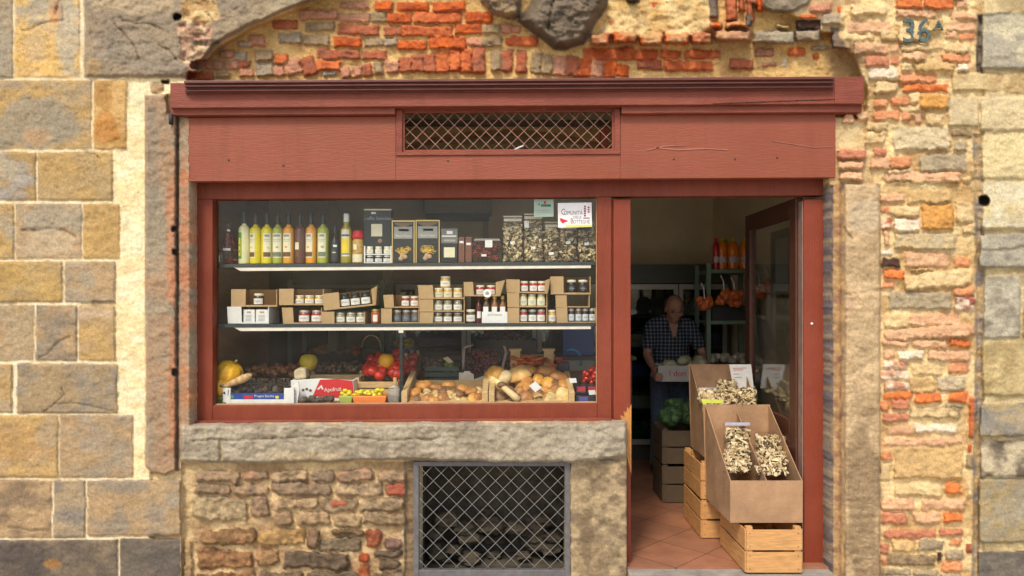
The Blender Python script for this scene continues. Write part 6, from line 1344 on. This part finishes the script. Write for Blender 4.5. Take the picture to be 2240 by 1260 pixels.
# torso, pelvis, legs
B.ball(1.39, 2.25, 1.20, .165, .105, .20, 16, 12); B.ball(1.39, 2.27, 1.02, .155, .115, .17, 16, 12); B.ball(1.39, 2.29, .90, .155, .115, .12, 16, 12)
limb(B, [(1.31, 2.29, .86, .085), (1.285, 2.23, .48, .058), (1.28, 2.31, .09, .042)]); limb(B, [(1.47, 2.29, .86, .085), (1.50, 2.24, .48, .058), (1.50, 2.33, .09, .042)])
for x in (1.28, 1.50): limb(B, [(x, 2.34, .05, .04), (x, 2.16, .04, .034)])
# shoulders, neck, head (bowed forward)
limb(B, [(1.25, 2.23, 1.315, .058), (1.39, 2.23, 1.335, .07), (1.53, 2.23, 1.315, .058)]); limb(B, [(1.39, 2.21, 1.33, .062), (1.395, 2.165, 1.41, .054)])
Hc = Vector((1.398, 2.135, 1.455)); HR = Euler((R(20), 0, R(0))).to_matrix()
def hb(x, y, z, rx, ry, rz):       # ellipsoid in head space (x right, -y forward, z up)
    b0 = len(B.v); B.ball(0, 0, 0, rx, ry, rz, 16, 12)
    for i in range(b0, len(B.v)): B.v[i] = tuple(Hc + HR @ (Vector(B.v[i]) + Vector((x, y, z))))
hb(0, .012, .028, .074, .092, .088); hb(0, -.018, -.03, .060, .068, .078); hb(0, -.048, -.083, .030, .030, .024)
hb(0, -.087, .018, .045, .014, .012); hb(0, -.098, -.012, .0105, .015, .024); hb(0, -.107, -.030, .014, .014, .010); hb(0, -.084, -.058, .024, .012, .006); hb(0, -.083, -.069, .020, .012, .006)
for s_ in (-1, 1): hb(s_ * .040, -.070, -.022, .020, .018, .017); hb(s_ * .074, .006, -.005, .010, .020, .030)
# arms
def arm(s, sh, el, wr):
    limb(B, [(*sh, .052), (*((Vector(sh) + Vector(el)) / 2), .046), (*el, .038)]); limb(B, [(*el, .038), (*((Vector(el) * .6 + Vector(wr) * .4)), .037), (*wr, .024)])
arm(-1, (1.225, 2.23, 1.30), (1.165, 2.14, 1.06), (1.185, 1.935, .955)); arm(1, (1.555, 2.23, 1.30), (1.645, 2.12, 1.07), (1.635, 1.94, .975))
# hands: palm against the crate's side, fingers wrapped round its front edge, thumb on the rim
def hand(s, wx, x, y, z):
    limb(B, [(*wx, .024), (x, y, z, .026)]); B.ball(x, y - .035, z - .005, .016, .045, .040, 12, 8)
    for k, ln in enumerate((.030, .036, .034, .026)):
        zz = z + .022 - k * .018; y0 = y - .07
        limb(B, [(x, y0 + .01, zz, .0095), (x + s * -.003, 1.786, zz - .004, .009), (x - s * .018, 1.777, zz - .006, .0085), (x - s * (.018 + ln), 1.782, zz - .008, .0075)], 8)
    limb(B, [(x, y - .02, z + .03, .012), (x - s * .004, y - .04, z + .058, .010), (x - s * .022, y - .055, z + .066, .0085)], 8)
hand(-1, (1.185, 1.935, .955), 1.170, 1.875, .915); hand(1, (1.635, 1.94, .975), 1.648, 1.88, .935)
body = remeshed('body', B, SKIN, man, .0048, 3)
# shirt (open collar, short sleeves)
def plaid():
    m = bpy.data.materials.new('checked_cotton'); m.use_nodes = True; n = m.node_tree; b = n.nodes['Principled BSDF']; b.inputs['Roughness'].default_value = .85
    tc = n.nodes.new('ShaderNodeTexCoord'); sp_ = n.nodes.new('ShaderNodeSeparateXYZ'); n.links.new(tc.outputs['Object'], sp_.inputs[0])
    def band(s, freq, lo):
        a = n.nodes.new('ShaderNodeMath'); a.operation = 'MULTIPLY'; a.inputs[1].default_value = freq; n.links.new(s, a.inputs[0])
        f = n.nodes.new('ShaderNodeMath'); f.operation = 'FRACT'; n.links.new(a.outputs[0], f.inputs[0])
        g = n.nodes.new('ShaderNodeMath'); g.operation = 'GREATER_THAN'; g.inputs[1].default_value = lo; n.links.new(f.outputs[0], g.inputs[0]); return g.outputs[0]
    ad = n.nodes.new('ShaderNodeMath'); ad.operation = 'ADD'; n.links.new(band(sp_.outputs['X'], 32, .66), ad.inputs[0]); n.links.new(band(sp_.outputs['Z'], 32, .66), ad.inputs[1])
    dv = n.nodes.new('ShaderNodeMath'); dv.operation = 'MULTIPLY'; dv.inputs[1].default_value = .5; n.links.new(ad.outputs[0], dv.inputs[0])
    rp = n.nodes.new('ShaderNodeValToRGB'); rp.color_ramp.interpolation = 'CONSTANT'; e = rp.color_ramp.elements
    e[0].color = (.010, .014, .026, 1); e[0].position = 0; e[1].position = .9; e[1].color = (.26, .26, .27, 1); q_ = e.new(.4); q_.color = (.05, .065, .09, 1)
    n.links.new(dv.outputs[0], rp.inputs[0]); n.links.new(rp.outputs[0], b.inputs['Base Color']); return m
Sh = MB(); Sh.ball(1.39, 2.25, 1.20, .180, .122, .19, 16, 12); Sh.ball(1.39, 2.27, 1.06, .176, .134, .17, 16, 12); limb(Sh, [(1.39, 2.28, 1.02, .13), (1.39, 2.29, .965, .135)])
limb(Sh, [(1.245, 2.235, 1.308, .072), (1.33, 2.235, 1.335, .072), (1.39, 2.25, 1.345, .070), (1.45, 2.235, 1.335, .072), (1.535, 2.235, 1.308, .072)])
for sh_, el in (((1.225, 2.23, 1.30), (1.165, 2.14, 1.06)), ((1.555, 2.23, 1.30), (1.645, 2.12, 1.07))):
    a, b = Vector(sh_), Vector(el); m_ = a.lerp(b, .66); limb(Sh, [(*a, .068), (*m_, .062)])
shirt = remeshed('shirt', Sh, plaid(), man, .007, 4)
MB().hexa([(1.375, 2.10, 1.22), (1.405, 2.10, 1.22), (1.405, 2.13, 1.22), (1.375, 2.13, 1.22), (1.345, 2.135, 1.335), (1.437, 2.135, 1.335), (1.437, 2.19, 1.335), (1.345, 2.19, 1.335)]).build('open_collar', SKIN, man, bevel=.006)
for s_ in (-1, 1): MB().hexa([(1.39 + s_ * .02, 2.095, 1.25), (1.39 + s_ * .045, 2.11, 1.27), (1.39 + s_ * .045, 2.12, 1.27), (1.39 + s_ * .02, 2.105, 1.25), (1.39 + s_ * .045, 2.13, 1.36), (1.39 + s_ * .085, 2.17, 1.355), (1.39 + s_ * .085, 2.18, 1.355), (1.39 + s_ * .045, 2.14, 1.36)]).build('collar', shirt.data.materials[0], man, bevel=.003)
Tr = MB(); Tr.ball(1.39, 2.29, .90, .168, .13, .11, 16, 12)
for x, kx, fx in ((1.31, 1.285, 1.28), (1.47, 1.50, 1.50)): limb(Tr, [(x, 2.29, .86, .098), (kx, 2.23, .48, .074), (fx, 2.31, .12, .062)])
remeshed('jeans', Tr, pm('denim', (.10, .13, .20), .85, var=.15, vs=40), man, .008, 3)
for x in (1.28, 1.50): 
    sb = MB(); limb(sb, [(x, 2.35, .05, .05), (x, 2.15, .045, .044)]); remeshed('shoe', sb, pm('dark_shoe', (.03, .025, .02), .5), man, .008, 2)
hm_ = MB(); rr = random.Random(1)
b0 = 0; hm_.ball(0, .046, .026, .0835, .078, .086, 18, 14, jit=.02, seed=2)
hm_.v = [tuple(Hc + HR @ Vector(v)) for v in hm_.v]; hm_.build('hair', pm('grey_brown_hair', (.06, .045, .035), .8, var=.3, vs=60), man, smooth=True)
for s_ in (-1, 1):
    e_ = Hc + HR @ Vector((s_ * .030, -.078, .000)); MB().ball(*e_, .011, .008, .0055, 10, 6).build('eye', pm('eye_dark', (.10, .05, .035), .5), man, smooth=True)
    w_ = Hc + HR @ Vector((s_ * .030, -.092, .018)); MB().ball(*w_, .019, .006, .0045, 10, 6).build('eyebrow', pm('grey_brown_hair', (.06, .045, .035), .8), man, smooth=True)
t = bin_crate(1.19, 1.63, .868, .998, 1.79, .28, CRW, 'white crate with red writing held by the man in the doorway', 'I don Cam', (pm('cauliflower', (.42, .40, .24), .7, var=.2, vs=40), .05, 14), 4)
